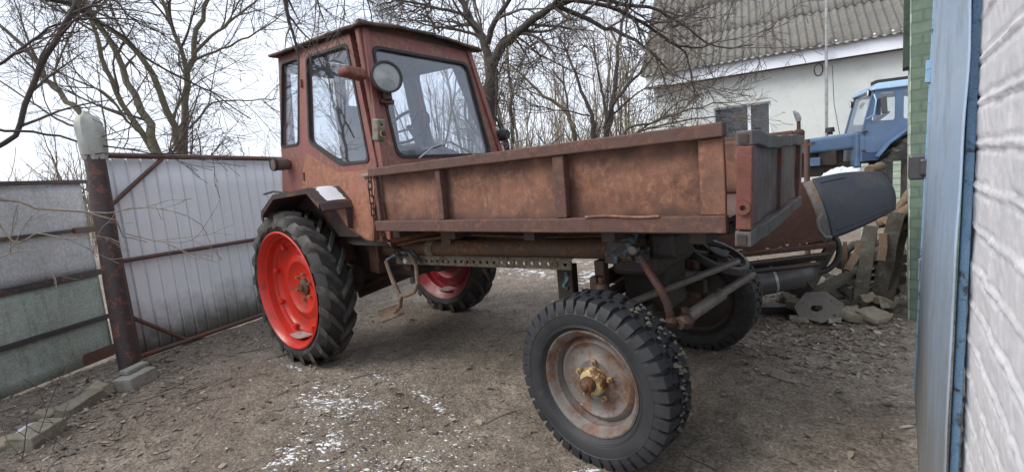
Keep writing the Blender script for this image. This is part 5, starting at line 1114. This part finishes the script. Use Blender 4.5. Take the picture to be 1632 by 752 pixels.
MB().lathe([(0, 0), (.10, 0), (.105, .20), (.07, .24), (.036, .25), (.034, .42), (0, .42)], 20, c=tuple(T(1.15, 1.52, .62)), axis='z').build('exhaust_silencer', M['bigrust'], bt, smooth=True)
MB().tube([T(1.15, 1.93, .62), T(1.16, 2.0, .62), T(1.19, 2.07, .60), T(1.24, 2.14, .58)], [.05, .055, .048, .02], 10).build('exhaust_cap', M['tube_steel'], bt, smooth=True)
for (a, z, d_) in ((.20, 2.16, .95), (.13, 2.27, .10)):
    l_ = empty('work_lamp', T(a, z, d_), (0, 0, math.atan2(tu.y, tu.x)), bt)
    MB().lathe([(0, -.04), (.04, -.035), (.062, 0), (.064, .015)], 18, axis='x').build('lamp_shell', M['black'], l_, smooth=True)
    MB().lathe([(0, .02), (.056, .012)], 18, axis='x').build('lamp_glass', M['label'], l_, smooth=True)
    MB().box((-.02, .03, -.04), (.02, .02, .09)).build('lamp_bracket', M['black'], l_)
mi = MB().hexa([T(.0, 1.86, -.16), T(-.10, 1.86, -.13), T(-.10, 1.86, -.11), T(.0, 1.86, -.14), T(.02, 2.14, -.16), T(-.08, 2.16, -.13), T(-.08, 2.16, -.11), T(.02, 2.14, -.14)]).build('mirror', M['cyl'], bt, bevel=.015)
MB().tube([T(.18, 1.80, -.02), T(.10, 1.86, -.12), T(.07, 2.10, -.12), T(.08, 2.22, -.03)], .012, 8).build('mirror_arm', M['tbluelight'], bt, smooth=True)
so_ = empty('steering_wheel', T(-.12, 1.80, .5), (0, R_(35), math.atan2(tu.y, tu.x)), bt)
MB().lathe([(.2 + .014 * math.cos(a), .014 * math.sin(a)) for a in [k * math.pi / 3 for k in range(6)]], 28, axis='z', close=True).build('wheel_ring', M['black'], so_, smooth=True)
MB().box((0, 0, 0), (.38, .03, .02)).box((0, 0, -.2), (.03, .03, .4)).build('wheel_spoke', M['black'], so_)
def twheel(a, d_, r, hw, nm):
    w_ = empty(nm, T(a, r - .02, d_), (0, 0, math.atan2(tu.y, tu.x)), bt)
    tb_, tl_ = lug_tyre(r, hw, r * .55); tb_.build('tyre', M['rubber'], w_, smooth=True); tl_.build('tread', M['rubberdust'], w_, smooth=True)
    MB().lathe([(r * .57, -.12), (r * .50, -.10), (r * .48, .0), (r * .2, .03), (0, .03)], 32).lathe([(r * .57, .12), (r * .48, .0)], 32).build('rim', M['oldrim'], w_, smooth=True)
twheel(-.72, .02, .77, .20, 'rear_wheel'); twheel(-.72, 1.25, .77, .20, 'rear_wheel'); twheel(1.65, .10, .48, .10, 'front_wheel'); twheel(1.65, 1.15, .48, .10, 'front_wheel')
fdr = MB(); prof = [(.06, 1.12), (-.10, 1.34), (-.34, 1.54), (-.62, 1.62), (-.95, 1.60), (-1.3, 1.42)]
vs = []
for (a, z) in prof: vs += [T(a, z, -.22), T(a, z, .06)]
fdr.add(vs, [(2 * i, 2 * i + 1, 2 * i + 3, 2 * i + 2) for i in range(5)]).build('rear_fender', M['tblue'], bt).modifiers.new('t', 'SOLIDIFY').thickness = .02
MB().box(T(.2, .85, .62), (1.1, .5, .4), (0, 0, math.atan2(tu.y, tu.x))).build('gearbox', M['dark'], bt, bevel=.03)
MB().box(T(.18, .92, .0), (.4, .25, .05), (0, 0, math.atan2(tu.y, tu.x))).build('cab_step', M['tblue'], bt, bevel=.01)
# small things standing around the blue tractor's nose
p_ = bp(1286, 260, 'y', 3.4)
MB().tube([(p_.x, 3.4, 0), (p_.x, 3.4, 1.45)], .028, 10).box((p_.x, 3.4, 1.40), (.11, .05, .03)).build('iron_upright', M['gpipe'], label='rusty upright iron bar with a short crosspiece behind the tailgate', cat='iron bar')
p_ = bp(1429, 290, 'y', 4.6)
lt = empty('green_frame', (p_.x, 4.6, 0), label='pale green wooden frame standing behind the bonnet', cat='frame')
for dx in (0, .30): MB().box((dx - .3, 0, .56), (.07, .05, 1.12)).build('frame_post', M['greenbrickside'], lt)
MB().box((-.15, 0, .82), (.36, .035, .05)).build('frame_rail', M['greenbrickside'], lt)

# ================================================================== TREES
rng = np.random.default_rng(5)
def norm(v): return v / (np.linalg.norm(v) + 1e-9)
def polyline(p, d, L_, r0, r1, nseg, wob, trop, sag=0.):
    P = [np.array(p, float)]; d = norm(np.array(d, float)); s_ = L_ / nseg
    for i in range(nseg):
        d = norm(d + rng.normal(0, wob, 3) + np.array([0, 0, trop - sag * i / nseg])); P.append(P[-1] + d * s_)
    return np.array(P), np.linspace(r0, r1, nseg + 1)
def spawn(P, rr, out, level, prm):
    """grow side shoots along a limb"""
    nlev = len(prm['n'])
    if level >= nlev: return
    seg = np.linalg.norm(np.diff(P, axis=0), axis=1); Ltot = seg.sum(); cum = np.concatenate([[0], np.cumsum(seg)]) / Ltot
    n = prm['n'][level]; n = int(n * Ltot) if prm.get('dens') and level == 0 else n
    for k in range(max(1, n)):
        t_ = rng.uniform(prm.get('from', .2), 1.0) if level == 0 else rng.uniform(.12, 1.0)
        i = min(np.searchsorted(cum, t_) - 1, len(P) - 2); i = max(i, 0); fr = (t_ - cum[i]) / (cum[i + 1] - cum[i] + 1e-9)
        p = P[i] * (1 - fr) + P[i + 1] * fr; r = rr[i] * (1 - fr) + rr[i + 1] * fr; d = norm(P[i + 1] - P[i])
        q = rng.normal(0, 1, 3); q = norm(q - d * q.dot(d)); ang = R_(rng.uniform(*prm['ang']))
        nd = d * math.cos(ang) + q * math.sin(ang)
        L_ = prm['L'][level] * rng.uniform(.5, 1.25) * (1.15 - .5 * t_); r0 = min(r * .65, prm['r'][level]); ns = 6 if level < 2 else 4
        Pc, rc = polyline(p, nd, L_, r0, max(r0 * .3, prm['rmin']), ns, prm['wob'], prm['trop'][min(level, len(prm['trop']) - 1)])
        out.append((Pc, rc, 5 if level == 0 else 3)); spawn(Pc, rc, out, level + 1, prm)
def resample(pts, r0, r1, n=14, jit=.0):
    pts = np.array([list(p) for p in pts]); m = len(pts); out = []
    for k in range(n + 1):
        t_ = k / n * (m - 1); i = min(int(t_), m - 2); f = t_ - i; p0 = pts[max(i - 1, 0)]; p1 = pts[i]; p2 = pts[i + 1]; p3 = pts[min(i + 2, m - 1)]
        out.append(.5 * (2 * p1 + (p2 - p0) * f + (2 * p0 - 5 * p1 + 4 * p2 - p3) * f * f + (-p0 + 3 * p1 - 3 * p2 + p3) * f ** 3))
    out = np.array(out); out[1:-1] += rng.normal(0, jit, (n - 1, 3)); return out, np.linspace(r0, r1, n + 1)
def tree(name, limbs, prm, bark, twig, label, group=None, cat='tree'):
    """limbs: list of (points, r0, r1)"""
    base = np.array(limbs[0][0][0], float); main = []; tw = []
    for (pts, r0, r1) in limbs:
        k_ = .78 if name == 'willow' else .9; P, rr = resample(pts, r0 * k_, r1 * k_, 16, .012 * np.linalg.norm(np.array(pts[0], float) - np.array(pts[-1], float)) * .35)
        main.append((P - base, rr, 10)); o_ = []; spawn(P - base, rr, o_, 0, prm); tw += o_
    e = empty(name, tuple(base), label=label, cat=cat, group=group)
    fast_tubes('trunk', main, bark, e); fast_tubes('crown', tw, twig, e)
    return e
def pixl(pts, t0, dt=0.): return [tuple(dp(x, y, t0 + dt * i / max(1, len(pts) - 1))) for i, (x, y) in enumerate(pts)]
def foot(p, z=-.05): return (p[0], p[1], z)
# dark fruit tree behind the cab
PD = dict(n=[9, 6, 3, 1], dens=False, L=[1.5, .75, .38, .2], r=[.035, .014, .0075, .0055], rmin=.0045, wob=.13, trop=[.05, .02, .02], ang=(28, 75))
b0 = dp(778, 215, 9.2)
limbs = [([foot(b0), tuple(b0), *pixl([(781, 170), (785, 108)], 9.2)], .19, .135),
         (pixl([(785, 108), (768, 60), (748, 25), (728, -10), (700, -50)], 9.2, .8), .10, .05), (pixl([(777, 70), (786, 40), (812, 0), (840, -40)], 9.2, -.5), .075, .03),
         (pixl([(786, 104), (800, 75), (826, 50), (855, 28), (884, 10), (915, -4), (960, -30)], 9.2, -1.6), .105, .04),
         (pixl([(884, 12), (921, 24), (955, 42), (989, 54), (1022, 70), (1050, 96), (1075, 125)], 8.2, -.6), .05, .014),
         (pixl([(786, 95), (800, 64), (830, 54), (860, 62), (886, 90)], 9.1, -.9), .05, .018),
         (pixl([(905, 0), (960, 8), (1010, 30), (1046, 52), (1075, 70), (1110, 78), (1150, 62)], 8.4, -.8), .045, .010),
         (pixl([(1060, 64), (1090, 82), (1100, 110), (1104, 138), (1120, 158)], 7.9, -.3), .02, .008),
         (pixl([(920, -10), (980, 6), (1040, 14), (1090, 40), (1140, 74), (1200, 72)], 8.2, -1.0), .04, .009),
         (pixl([(768, 60), (740, 50), (690, 42), (650, 30)], 9.4, .3), .04, .012), (pixl([(748, 25), (700, 14), (640, 2), (600, 10)], 9.5, .3), .04, .012),
         (pixl([(728, -10), (690, -10), (640, -20), (560, -16)], 9.7, .4), .04, .012), (pixl([(700, 50), (680, 20), (676, -20)], 9.9), .03, .012), (pixl([(820, 60), (840, 90), (852, 118)], 8.9, -.4), .022, .01)]
tree('fruit_tree', limbs, PD, M['bark'], M['twig'], 'dark spreading leafless tree just behind the tractor cab, arching towards the house')
# mossy multi-stemmed trees behind the gates
PM = dict(n=[7, 4, 4, 2], L=[1.5, .8, .42, .25], r=[.024, .010, .0055, .004], rmin=.0032, wob=.11, trop=[.06, .03, .01], ang=(22, 65))
b1 = dp(254, 262, 7.6)
tree('willow', [([foot(b1), tuple(b1), *pixl([(236, 195), (205, 130), (178, 70), (140, 5), (110, -50)], 7.6, .6)], .10, .03), (pixl([(252, 250), (222, 205), (192, 160), (168, 110), (155, 60), (135, 10), (120, -30)], 7.6, -.5), .065, .022),
      (pixl([(245, 235), (225, 212), (200, 190), (170, 150), (100, 120), (40, 90)], 7.6, -.9), .035, .010)], PM, M['barkgreen'], M['twig'], 'mossy leaning tree behind the left end of the corrugated gate')
b2 = dp(290, 262, 8.2)
tree('willow', [([foot(b2), tuple(b2), *pixl([(278, 215), (256, 150), (222, 88), (180, 52), (140, 20), (100, -15)], 8.2, -.6)], .095, .03), (pixl([(284, 240), (277, 190), (292, 150), (298, 128)], 8.2), .035, .02)], PM, M['barkgreen'], M['twig'], 'mossy stem curving up to the left, second tree behind the corrugated gate')
b3 = dp(297, 262, 8.6)
tree('willow', [([foot(b3), tuple(b3), *pixl([(298, 200), (299, 140), (306, 92), (318, 42), (332, 0), (345, -40)], 8.6, .4)], .10, .035), (pixl([(299, 130), (292, 92), (275, 45), (258, 0), (245, -40)], 8.6, -.4), .06, .025),
      (pixl([(305, 98), (322, 72), (352, 48), (380, 25), (412, 0), (440, -20)], 8.6, .3), .04, .015), (pixl([(312, 95), (345, 82), (385, 64), (420, 45), (452, 22)], 8.6, -.6), .03, .010), (pixl([(302, 205), (325, 178), (345, 162), (390, 160), (440, 158)], 8.6, -.4), .028, .010)], PM, M['barkgreen'], M['twig'], 'tall straight tree behind the corrugated gate, forking beside the cab')
b4 = dp(150, 300, 8.8)
tree('willow', [([foot(b4), tuple(b4), *pixl([(134, 195), (108, 165), (76, 128), (40, 80), (0, 40), (-50, 0)], 8.8, .2)], .085, .03), (pixl([(134, 205), (100, 195), (60, 170), (0, 130), (-40, 110)], 8.8, -.3), .03, .012), (pixl([(92, 145), (88, 110), (110, 60), (128, 20)], 8.8, .3), .03, .012)], PM, M['barkgreen'], M['twig'], 'leaning leafless tree behind the gate post, reaching left')
# pale slender trees and saplings between cab and house
PP = dict(n=[8, 5, 3, 1], L=[1.3, .75, .4, .22], r=[.022, .010, .006, .005], rmin=.0045, wob=.10, trop=[.08, .04, .02], ang=(20, 55))
b5 = dp(968, 222, 11.5)
tree('slender_tree', [([foot(b5), tuple(b5), *pixl([(974, 190), (978, 150), (984, 100), (990, 50), (1000, 0)], 11.5, .5)], .10, .03), (pixl([(964, 205), (975, 170), (1000, 138), (1030, 105), (1046, 84)], 11.5, -.5), .06, .02), (pixl([(968, 198), (962, 160), (952, 110), (945, 60)], 11.5, .4), .045, .018),
      (pixl([(978, 182), (1000, 162), (1025, 143), (1060, 135)], 11.5, -.3), .03, .012)], PP, M['bark'], M['twigpale'], 'forked pale brown tree left of the house corner')
b6 = dp(946, 222, 10.8)
tree('slender_tree', [([foot(b6), tuple(b6), *pixl([(945, 190), (932, 158), (918, 120), (905, 90), (890, 60)], 10.8, .5)], .07, .02), (pixl([(940, 185), (905, 178), (860, 170), (820, 150)], 10.8, -.3), .022, .008)], PP, M['bark'], M['twig'], 'thin dark tree leaning left between the cab and the forked pale tree')
b7 = dp(916, 226, 12)
tree('slender_tree', [([foot(b7), tuple(b7), *pixl([(908, 190), (890, 165), (860, 150), (835, 120), (800, 100)], 12, .4)], .08, .02), (pixl([(915, 215), (906, 180), (900, 140), (880, 110)], 12), .05, .015)], PP, M['barkgreen'], M['twigpale'], 'short mossy trunk with a low arching limb seen over the dump bed')
# low arching bush before the house window
PB = dict(n=[9, 4, 2], L=[.8, .4, .22], r=[.012, .007, .005], rmin=.004, wob=.10, trop=[.02, .01], ang=(15, 45))
b8 = dp(990, 222, 9.0)
tree('arching_bush', [([foot(b8), tuple(b8), *pixl([(1040, 196), (1085, 180), (1130, 168), (1190, 160)], 9.0, -.4)], .035, .008), (pixl([(995, 218), (1040, 204), (1090, 192), (1150, 186), (1200, 190)], 9.0, -.5), .025, .007), (pixl([(1000, 220), (1050, 190), (1080, 165), (1120, 150)], 9.0, .2), .022, .007)], PB, M['barkgreen'], M['twigpale'], 'pale arching bush growing in front of the house window', cat='bush')
# near tree whose trunk stands outside the picture on the left: dark boughs across the left of the sky
PN = dict(n=[7, 4, 2], L=[.8, .4, .2], r=[.012, .006, .0036], rmin=.0026, wob=.10, trop=[.0, -.01], ang=(18, 55))
tree('near_tree', [([(-2.4, -3.9, -.05), (-2.3, -3.8, 1.2), (-1.9, -3.5, 2.4), tuple(dp(-60, -60, 3.4))], .12, .06), (pixl([(-40, 250), (0, 234), (30, 206), (48, 150), (66, 108), (95, 55), (122, 4), (150, -50)], 3.6, .2), .018, .024),
      (pixl([(-60, -40), (40, -6), (110, 4), (150, 30), (200, 62), (240, 98), (300, 130), (340, 150), (400, 190)], 3.6, 1.0), .02, .006),
      (pixl([(-60, 190), (0, 206), (60, 212), (120, 222), (180, 234), (250, 246), (300, 244)], 3.4, .6), .013, .005), (pixl([(-50, 130), (0, 102), (40, 76), (76, 46), (120, 32), (200, 30), (250, 40)], 3.6, .4), .013, .005),
      (pixl([(110, -20), (180, 0), (210, 30), (250, 50), (290, 60)], 3.6, .3), .010, .004)], PN, M['bark'], M['twig'], 'near leafless tree outside the left edge, its dark boughs crossing the sky')
# hanging bough over the cab
PH = dict(n=[4, 3, 1], L=[.4, .22, .12], r=[.009, .005, .003], rmin=.0022, wob=.13, trop=[-.04, -.03], ang=(20, 65))
tree('overhead_tree', [([(1.6, -5.2, -.05), (1.5, -5.0, 2.2), (1.2, -4.2, 3.6), (.9, -2.6, 3.75), tuple(dp(470, -60, 2.9))], .14, .03),
      (pixl([(430, -60), (450, -20), (456, 10), (462, 40), (470, 66), (476, 92)], 2.9, .1), .020, .006), (pixl([(470, -40), (500, -20), (508, 10), (516, 32)], 3.0, .1), .009, .004), (pixl([(540, -50), (548, -10), (548, 40)], 3.1, .1), .006, .003),
      (pixl([(430, -50), (500, -40), (600, -30), (700, -30)], 3.1, .6), .014, .006), (pixl([(560, -40), (585, 0), (594, 36)], 3.3, .1), .008, .004)], PH, M['bark'], M['twig'], 'tree outside the frame whose thin shoots hang down above the cab roof')
# twigs reaching over the left gate
PT = dict(n=[3, 2], L=[.32, .15], r=[.004, .0025], rmin=.0016, wob=.12, trop=[.0, 0], ang=(20, 60))
tree('shrub', [([(-.55, -3.2, -.05), (-.6, -3.05, .6), *pixl([(-60, 320), (0, 318), (60, 330), (120, 334), (160, 345), (200, 372), (235, 386)], 2.2, .3)], .012, .003), (pixl([(-40, 300), (20, 385), (60, 372), (110, 380), (160, 375)], 2.2, .1), .005, .002),
      (pixl([(100, 334), (170, 340), (230, 330), (300, 345), (330, 372)], 2.4, .2), .004, .002), (pixl([(200, 372), (250, 384), (310, 380), (350, 320)], 2.5, .2), .0035, .0016), (pixl([(-30, 420), (30, 400), (60, 400)], 2.2), .004, .002)], PT, M['twigpale'], M['twigpale'], 'thin grey shoots of a shrub reaching in from the left across the gates', cat='shrub')
p_ = bp(40, 752, 'z', 0)
tree('weed_stems', [([(-.35, -2.50, -.02), *pixl([(50, 740), (62, 690), (95, 600)], 2.75, .05)], .004, .002), (pixl([(-20, 660), (30, 672), (80, 700)], 2.6), .004, .002), (pixl([(30, 752), (40, 700), (45, 650)], 2.6), .004, .002), (pixl([(80, 752), (88, 700), (110, 640)], 2.7), .003, .0015)], dict(PT, n=[3]), M['twig'], M['twig'], 'dry weed stems standing in the bottom left corner', cat='weed')
p_ = bp(300, 250, 'x', -2.2)
# background trees: six built kinds, copied
PBk = dict(n=[8, 4, 2], L=[2.2, 1.1, .55], r=[.022, .011, .008], rmin=.0055, wob=.10, trop=[.10, .06, .03], ang=(20, 50))
kinds = []
for k in range(5):
    h_ = rng.uniform(6.5, 9)
    P0 = (0, 0, 0); L_ = []
    for s_ in range(rng.integers(1, 4)):
        lx, ly = rng.normal(0, .9, 2); L_.append(([(0, 0, -.1), (lx * .2, ly * .2, h_ * .3), (lx * .6, ly * .6, h_ * .65), (lx, ly, h_)], .085, .015))
    kinds.append(tree('background_tree', L_, PBk, M['bark'] if k % 2 else M['barkgreen'], M['twigpale'], 'x'))
spots = []
for k in range(30):
    px = rng.uniform(-60, 1100) if k > 14 else rng.uniform(500, 1040); t_ = rng.uniform(15, 34)
    q = dp(px, 300, t_)
    if (q - (HP + hn * 3)).dot(hu) < 5.6 and q.y > 10 and (q - HP).dot(hu) > -9 : continue
    spots.append((q.x, q.y))
LB2 = [(80, 'above the left gate leaf'), (300, 'above the corrugated gate'), (450, 'just left of the cab'), (700, 'behind the cab'), (820, 'just right of the cab'), (940, 'over the middle of the dump bed'), (1300, 'over the front of the dump bed')]
LBL = ['distant leafless tree beyond the yard, seen left of the cab over the gates', 'distant leafless tree beyond the yard, seen between the cab and the house']
first = [True] * 5
for i, (x, y) in enumerate(spots):
    k = i % 5; src = kinds[k]; side = 0 if (Vector((x, y, 0)) - CAM).dot(r_) / (Vector((x, y, 0)) - CAM).dot(f_) < -.18 else 1
    if first[k]: o = src; first[k] = False
    else:
        o = src.copy(); COL.objects.link(o)
        for c_ in src.children: d_ = c_.copy(); COL.objects.link(d_); d_.parent = o
    o.location = (x, y, -.1); o.rotation_euler = (0, 0, rng.uniform(0, 6.28)); s_ = rng.uniform(.75, 1.15); o.scale = (s_, s_, s_ * rng.uniform(.85, 1.1))
    q = Vector((x, y, 0)) - CAM; pxx = 816 + FPX * q.dot(r_) / q.dot(f_); wh = next((b2 for a2, b2 in LB2 if pxx < a2), LB2[-1][1])
    tag(o, ('distant mossy leafless tree ' if k in (0, 2, 4) else 'distant dark-stemmed tree ') + wh + (', farther row' if q.length > 24 else ', nearer row'), 'tree', 'distant trees ' + wh)
# brushwood thicket on the horizon
tw = []
for k in range(1300):
    px = rng.uniform(-150, 1130); t_ = rng.uniform(14, 40); q = dp(px, 300, t_)
    if (q - (HP + hn * 3)).dot(hu) < 5.0 and q.y > 9: continue
    if q.y < 7 and q.x > -6: continue
    hgt = rng.uniform(1.5, 4.2) * (.8 + .5 * (px > 700))
    P, rr = polyline((q.x, q.y, -.1), (rng.normal(0, .25), rng.normal(0, .25), 1), hgt, .022, .010, 5, .09, .04); tw.append((P, rr, 3))
    for j in range(5):
        i = rng.integers(1, 5); P2, r2 = polyline(P[i], (rng.normal(0, .6), rng.normal(0, .6), 1), hgt * .4, .012, .008, 3, .12, .03); tw.append((P2, r2, 3))
fast_tubes('thicket', tw, M['twigpale'], kind='stuff', label='pale brown brushwood thicket along the far side of the plot', cat='thicket')

# ================================================================== GROUND COVER
def scatter(n, regions):
    tot = sum(r[4] for r in regions); out = []
    for (cx, cy, sx, sy, w_) in regions:
        m = int(n * w_ / tot); out.append(np.stack([rng.normal(cx, sx, m), rng.normal(cy, sy, m)], 1))
    return np.concatenate(out)
REG = [(3.0, 1.3, .55, .45, 3.2), (2.9, 2.1, .6, .35, 2.0), (3.2, .4, .35, .5, 1.0), (-1.4, -1.9, .35, .45, 1.3), (-.6, -1.9, .5, .4, .9), (1.2, -1.3, .9, .5, .5), (.3, .3, 1.6, 1.2, 1.2), (-1.6, -.6, .3, .7, .6), (2.6, .2, .7, .8, .5), (0, 4, 2.5, 1.5, .5), (2.8, -.9, .7, .5, .15), (-.2, -2.4, .5, .25, .7)]
pts = scatter(9500, REG)
V = []; F = []; b_ = 0
for (x, y) in pts:
    if x > 3.55 or (x > 2.3 and y < .75 and rng.random() < .75): continue
    z = gz(x, y) + .005; s_ = .006 + .021 * rng.random() ** 2.2; th = rng.uniform(0, 6.28); ct, st_ = math.cos(th), math.sin(th); w_ = rng.uniform(.35, .8); cu = rng.uniform(-.2, .7); tx, ty = rng.normal(0, .28, 2)
    V.append((x, y, z + .15 * s_))
    for k in range(6):
        a = k * math.tau / 6; q = rng.uniform(.6, 1.15); u, v = s_ * q * math.cos(a), s_ * q * w_ * math.sin(a)
        V.append((x + u * ct - v * st_, y + u * st_ + v * ct, z + .15 * s_ + tx * u + ty * v + cu * (v * v / (s_ * w_ + 1e-6)) + rng.normal(0, .06) * s_))
    for k in range(6): F.append((b_, b_ + 1 + k, b_ + 1 + (k + 1) % 6))
    b_ += 7
fast_mesh('fallen_leaves', np.array(V), np.array(F), M['leaves'], kind='stuff', label='brown dead leaves strewn over the muddy yard', cat='leaves')
# soil crumbs
V = []; F = []; b_ = 0
OC = [(1, 0, 0), (0, 1, 0), (-1, 0, 0), (0, -1, 0), (0, 0, 1)]
for (x, y) in np.concatenate([scatter(22000, [(1.2, -1.2, 1.1, .6, 2.4), (0, 0, 1.6, 1.2, 1), (-1, -1.9, .6, .5, 1), (2.9, .2, .6, 1, 2)])]):
    if x > 3.55: continue
    s_ = .002 + .008 * rng.random() ** 2 * (2 if rng.random() < .03 else 1); z = gz(x, y) - .001
    V += [(x + a * s_ * rng.uniform(.6, 1.3), y + b2 * s_ * rng.uniform(.6, 1.3), z + c2 * s_ * rng.uniform(.4, .9)) for a, b2, c2 in OC]
    F += [(b_, b_ + 1, b_ + 4), (b_ + 1, b_ + 2, b_ + 4), (b_ + 2, b_ + 3, b_ + 4), (b_ + 3, b_, b_ + 4)]; b_ += 5
fast_mesh('soil_crumbs', np.array(V), np.array(F), M['clod'], kind='stuff', label='loose crumbs of soil on the yard', cat='soil')
# snow remnants
V = []; F = []; b_ = 0
def snowbit(x, y, sx, sy, th, h_):
    global b_
    n = 9; z = gz(x, y) + .001; c_, s_ = math.cos(th), math.sin(th); V.append((x, y, z + h_))
    for ring, rr, hh in ((0, .6, h_ * .75), (1, 1.0, -.004)):
        for k in range(n):
            a = k * math.tau / n; q = rr * (1 + .95 * noise.noise(Vector((x * 31 + math.cos(a) * 1.7, y * 31 + math.sin(a) * 1.7, 0)))); u, v = sx * q * math.cos(a), sy * q * math.sin(a); V.append((x + u * c_ - v * s_, y + u * s_ + v * c_, z + hh))
    for k in range(n):
        F.append((b_, b_ + 1 + k, b_ + 1 + (k + 1) % n, b_)); F.append((b_ + 1 + k, b_ + 1 + n + k, b_ + 1 + n + (k + 1) % n, b_ + 1 + (k + 1) % n))
    b_ += 1 + 2 * n
def sn_px(px, py, n, sx, sy, rot, size):
    size *= .8
    for k in range(int(n * 3.0)):
        a, b2 = rng.normal(0, sx), rng.normal(0, sy); c_, s_ = math.cos(rot), math.sin(rot); q = bp(px + a * c_ - b2 * s_, py + a * s_ + b2 * c_, 'z', 0); s2 = .85 * size * (.25 + 1.6 * rng.random() ** 2.6)
        snowbit(q.x, q.y, s2 * 1.25, s2 * rng.uniform(.25, .55), rng.normal(.55, .3), rng.uniform(.001, .004))
sn_px(540, 637, 150, 34, 16, 0, .016); sn_px(505, 632, 30, 22, 8, -.3, .018); sn_px(610, 602, 22, 20, 6, .3, .013); sn_px(690, 638, 36, 26, 4, .55, .015); sn_px(560, 655, 60, 60, 14, -.1, .010); sn_px(600, 700, 90, 90, 26, -.1, .011)
sn_px(470, 722, 40, 26, 10, -.5, .018); sn_px(530, 710, 26, 14, 8, -.7, .016); sn_px(465, 583, 14, 18, 2, .25, .014); sn_px(605, 742, 40, 60, 12, 0, .013); sn_px(700, 720, 40, 70, 18, 0, .010); sn_px(940, 748, 10, 20, 3, 0, .012)
sn_px(835, 430, 70, 34, 7, .05, .05); sn_px(935, 440, 40, 14, 9, 0, .05); sn_px(870, 470, 12, 40, 10, 0, .02); sn_px(85, 635, 20, 40, 14, -.4, .012); sn_px(150, 600, 14, 30, 8, -.4, .012)
F2 = np.array([f for f in F if f[0] != f[3]]); F3 = np.array([f[:3] for f in F if f[0] == f[3]])
me = bpy.data.meshes.new('snow_remnants'); me.from_pydata(V, [], [tuple(f) for f in F2] + [tuple(f) for f in F3]); me.materials.append(M['snow'])
o = bpy.data.objects.new('snow_remnants', me); COL.objects.link(o); me.polygons.foreach_set('use_smooth', [True] * len(me.polygons)); tag(o, 'scattered flecks of melting snow on the mud', 'snow', kind='stuff')
# grass wisps and litter twigs
V = []; F = []; b_ = 0
gc_ = [bp(*p, 'z', 0) for p in ((460, 605), (560, 655), (640, 650), (690, 655), (660, 560), (700, 520), (760, 570), (720, 600), (800, 590), (240, 690), (150, 640), (430, 660), (620, 690), (740, 520))]
for c_ in gc_:
    for k in range(130):
        x, y = c_.x + rng.normal(0, .11), c_.y + rng.normal(0, .09); z = gz(x, y); h_ = rng.uniform(.01, .035); th = rng.uniform(0, 6.28); l_ = rng.uniform(.2, 1.1) * h_
        V += [(x - .0012 * math.sin(th), y + .0012 * math.cos(th), z), (x + .0012 * math.sin(th), y - .0012 * math.cos(th), z), (x + l_ * math.cos(th), y + l_ * math.sin(th), z + h_)]; F.append((b_, b_ + 1, b_ + 2)); b_ += 3
fast_mesh('grass', np.array(V), np.array(F), M['grass'], kind='stuff', label='thin wisps of grass in the mud beside the wheels', cat='grass')
tw = []
for (x, y) in scatter(170, [(1.0, -1.4, .9, .5, 2), (-.8, -1.9, .6, .4, 3), (2.8, 1.0, .6, .6, 1.5), (-.3, -.3, 1.2, .9, 1)]):
    if x > 3.5: continue
    th = rng.uniform(0, 6.28); L_ = rng.uniform(.05, .28); n = 5; P = np.array([(x + L_ * (k / n) * math.cos(th) + rng.normal(0, .005), y + L_ * (k / n) * math.sin(th) + rng.normal(0, .005), 0) for k in range(n + 1)])
    for p in P: p[2] = gz(p[0], p[1]) + .006
    tw.append((P, np.linspace(.0026, .0012, n + 1) * rng.uniform(.7, 1.4), 4))
fast_tubes('litter_twigs', tw, M['twig'], kind='stuff', label='small broken twigs lying on the yard', cat='twigs')
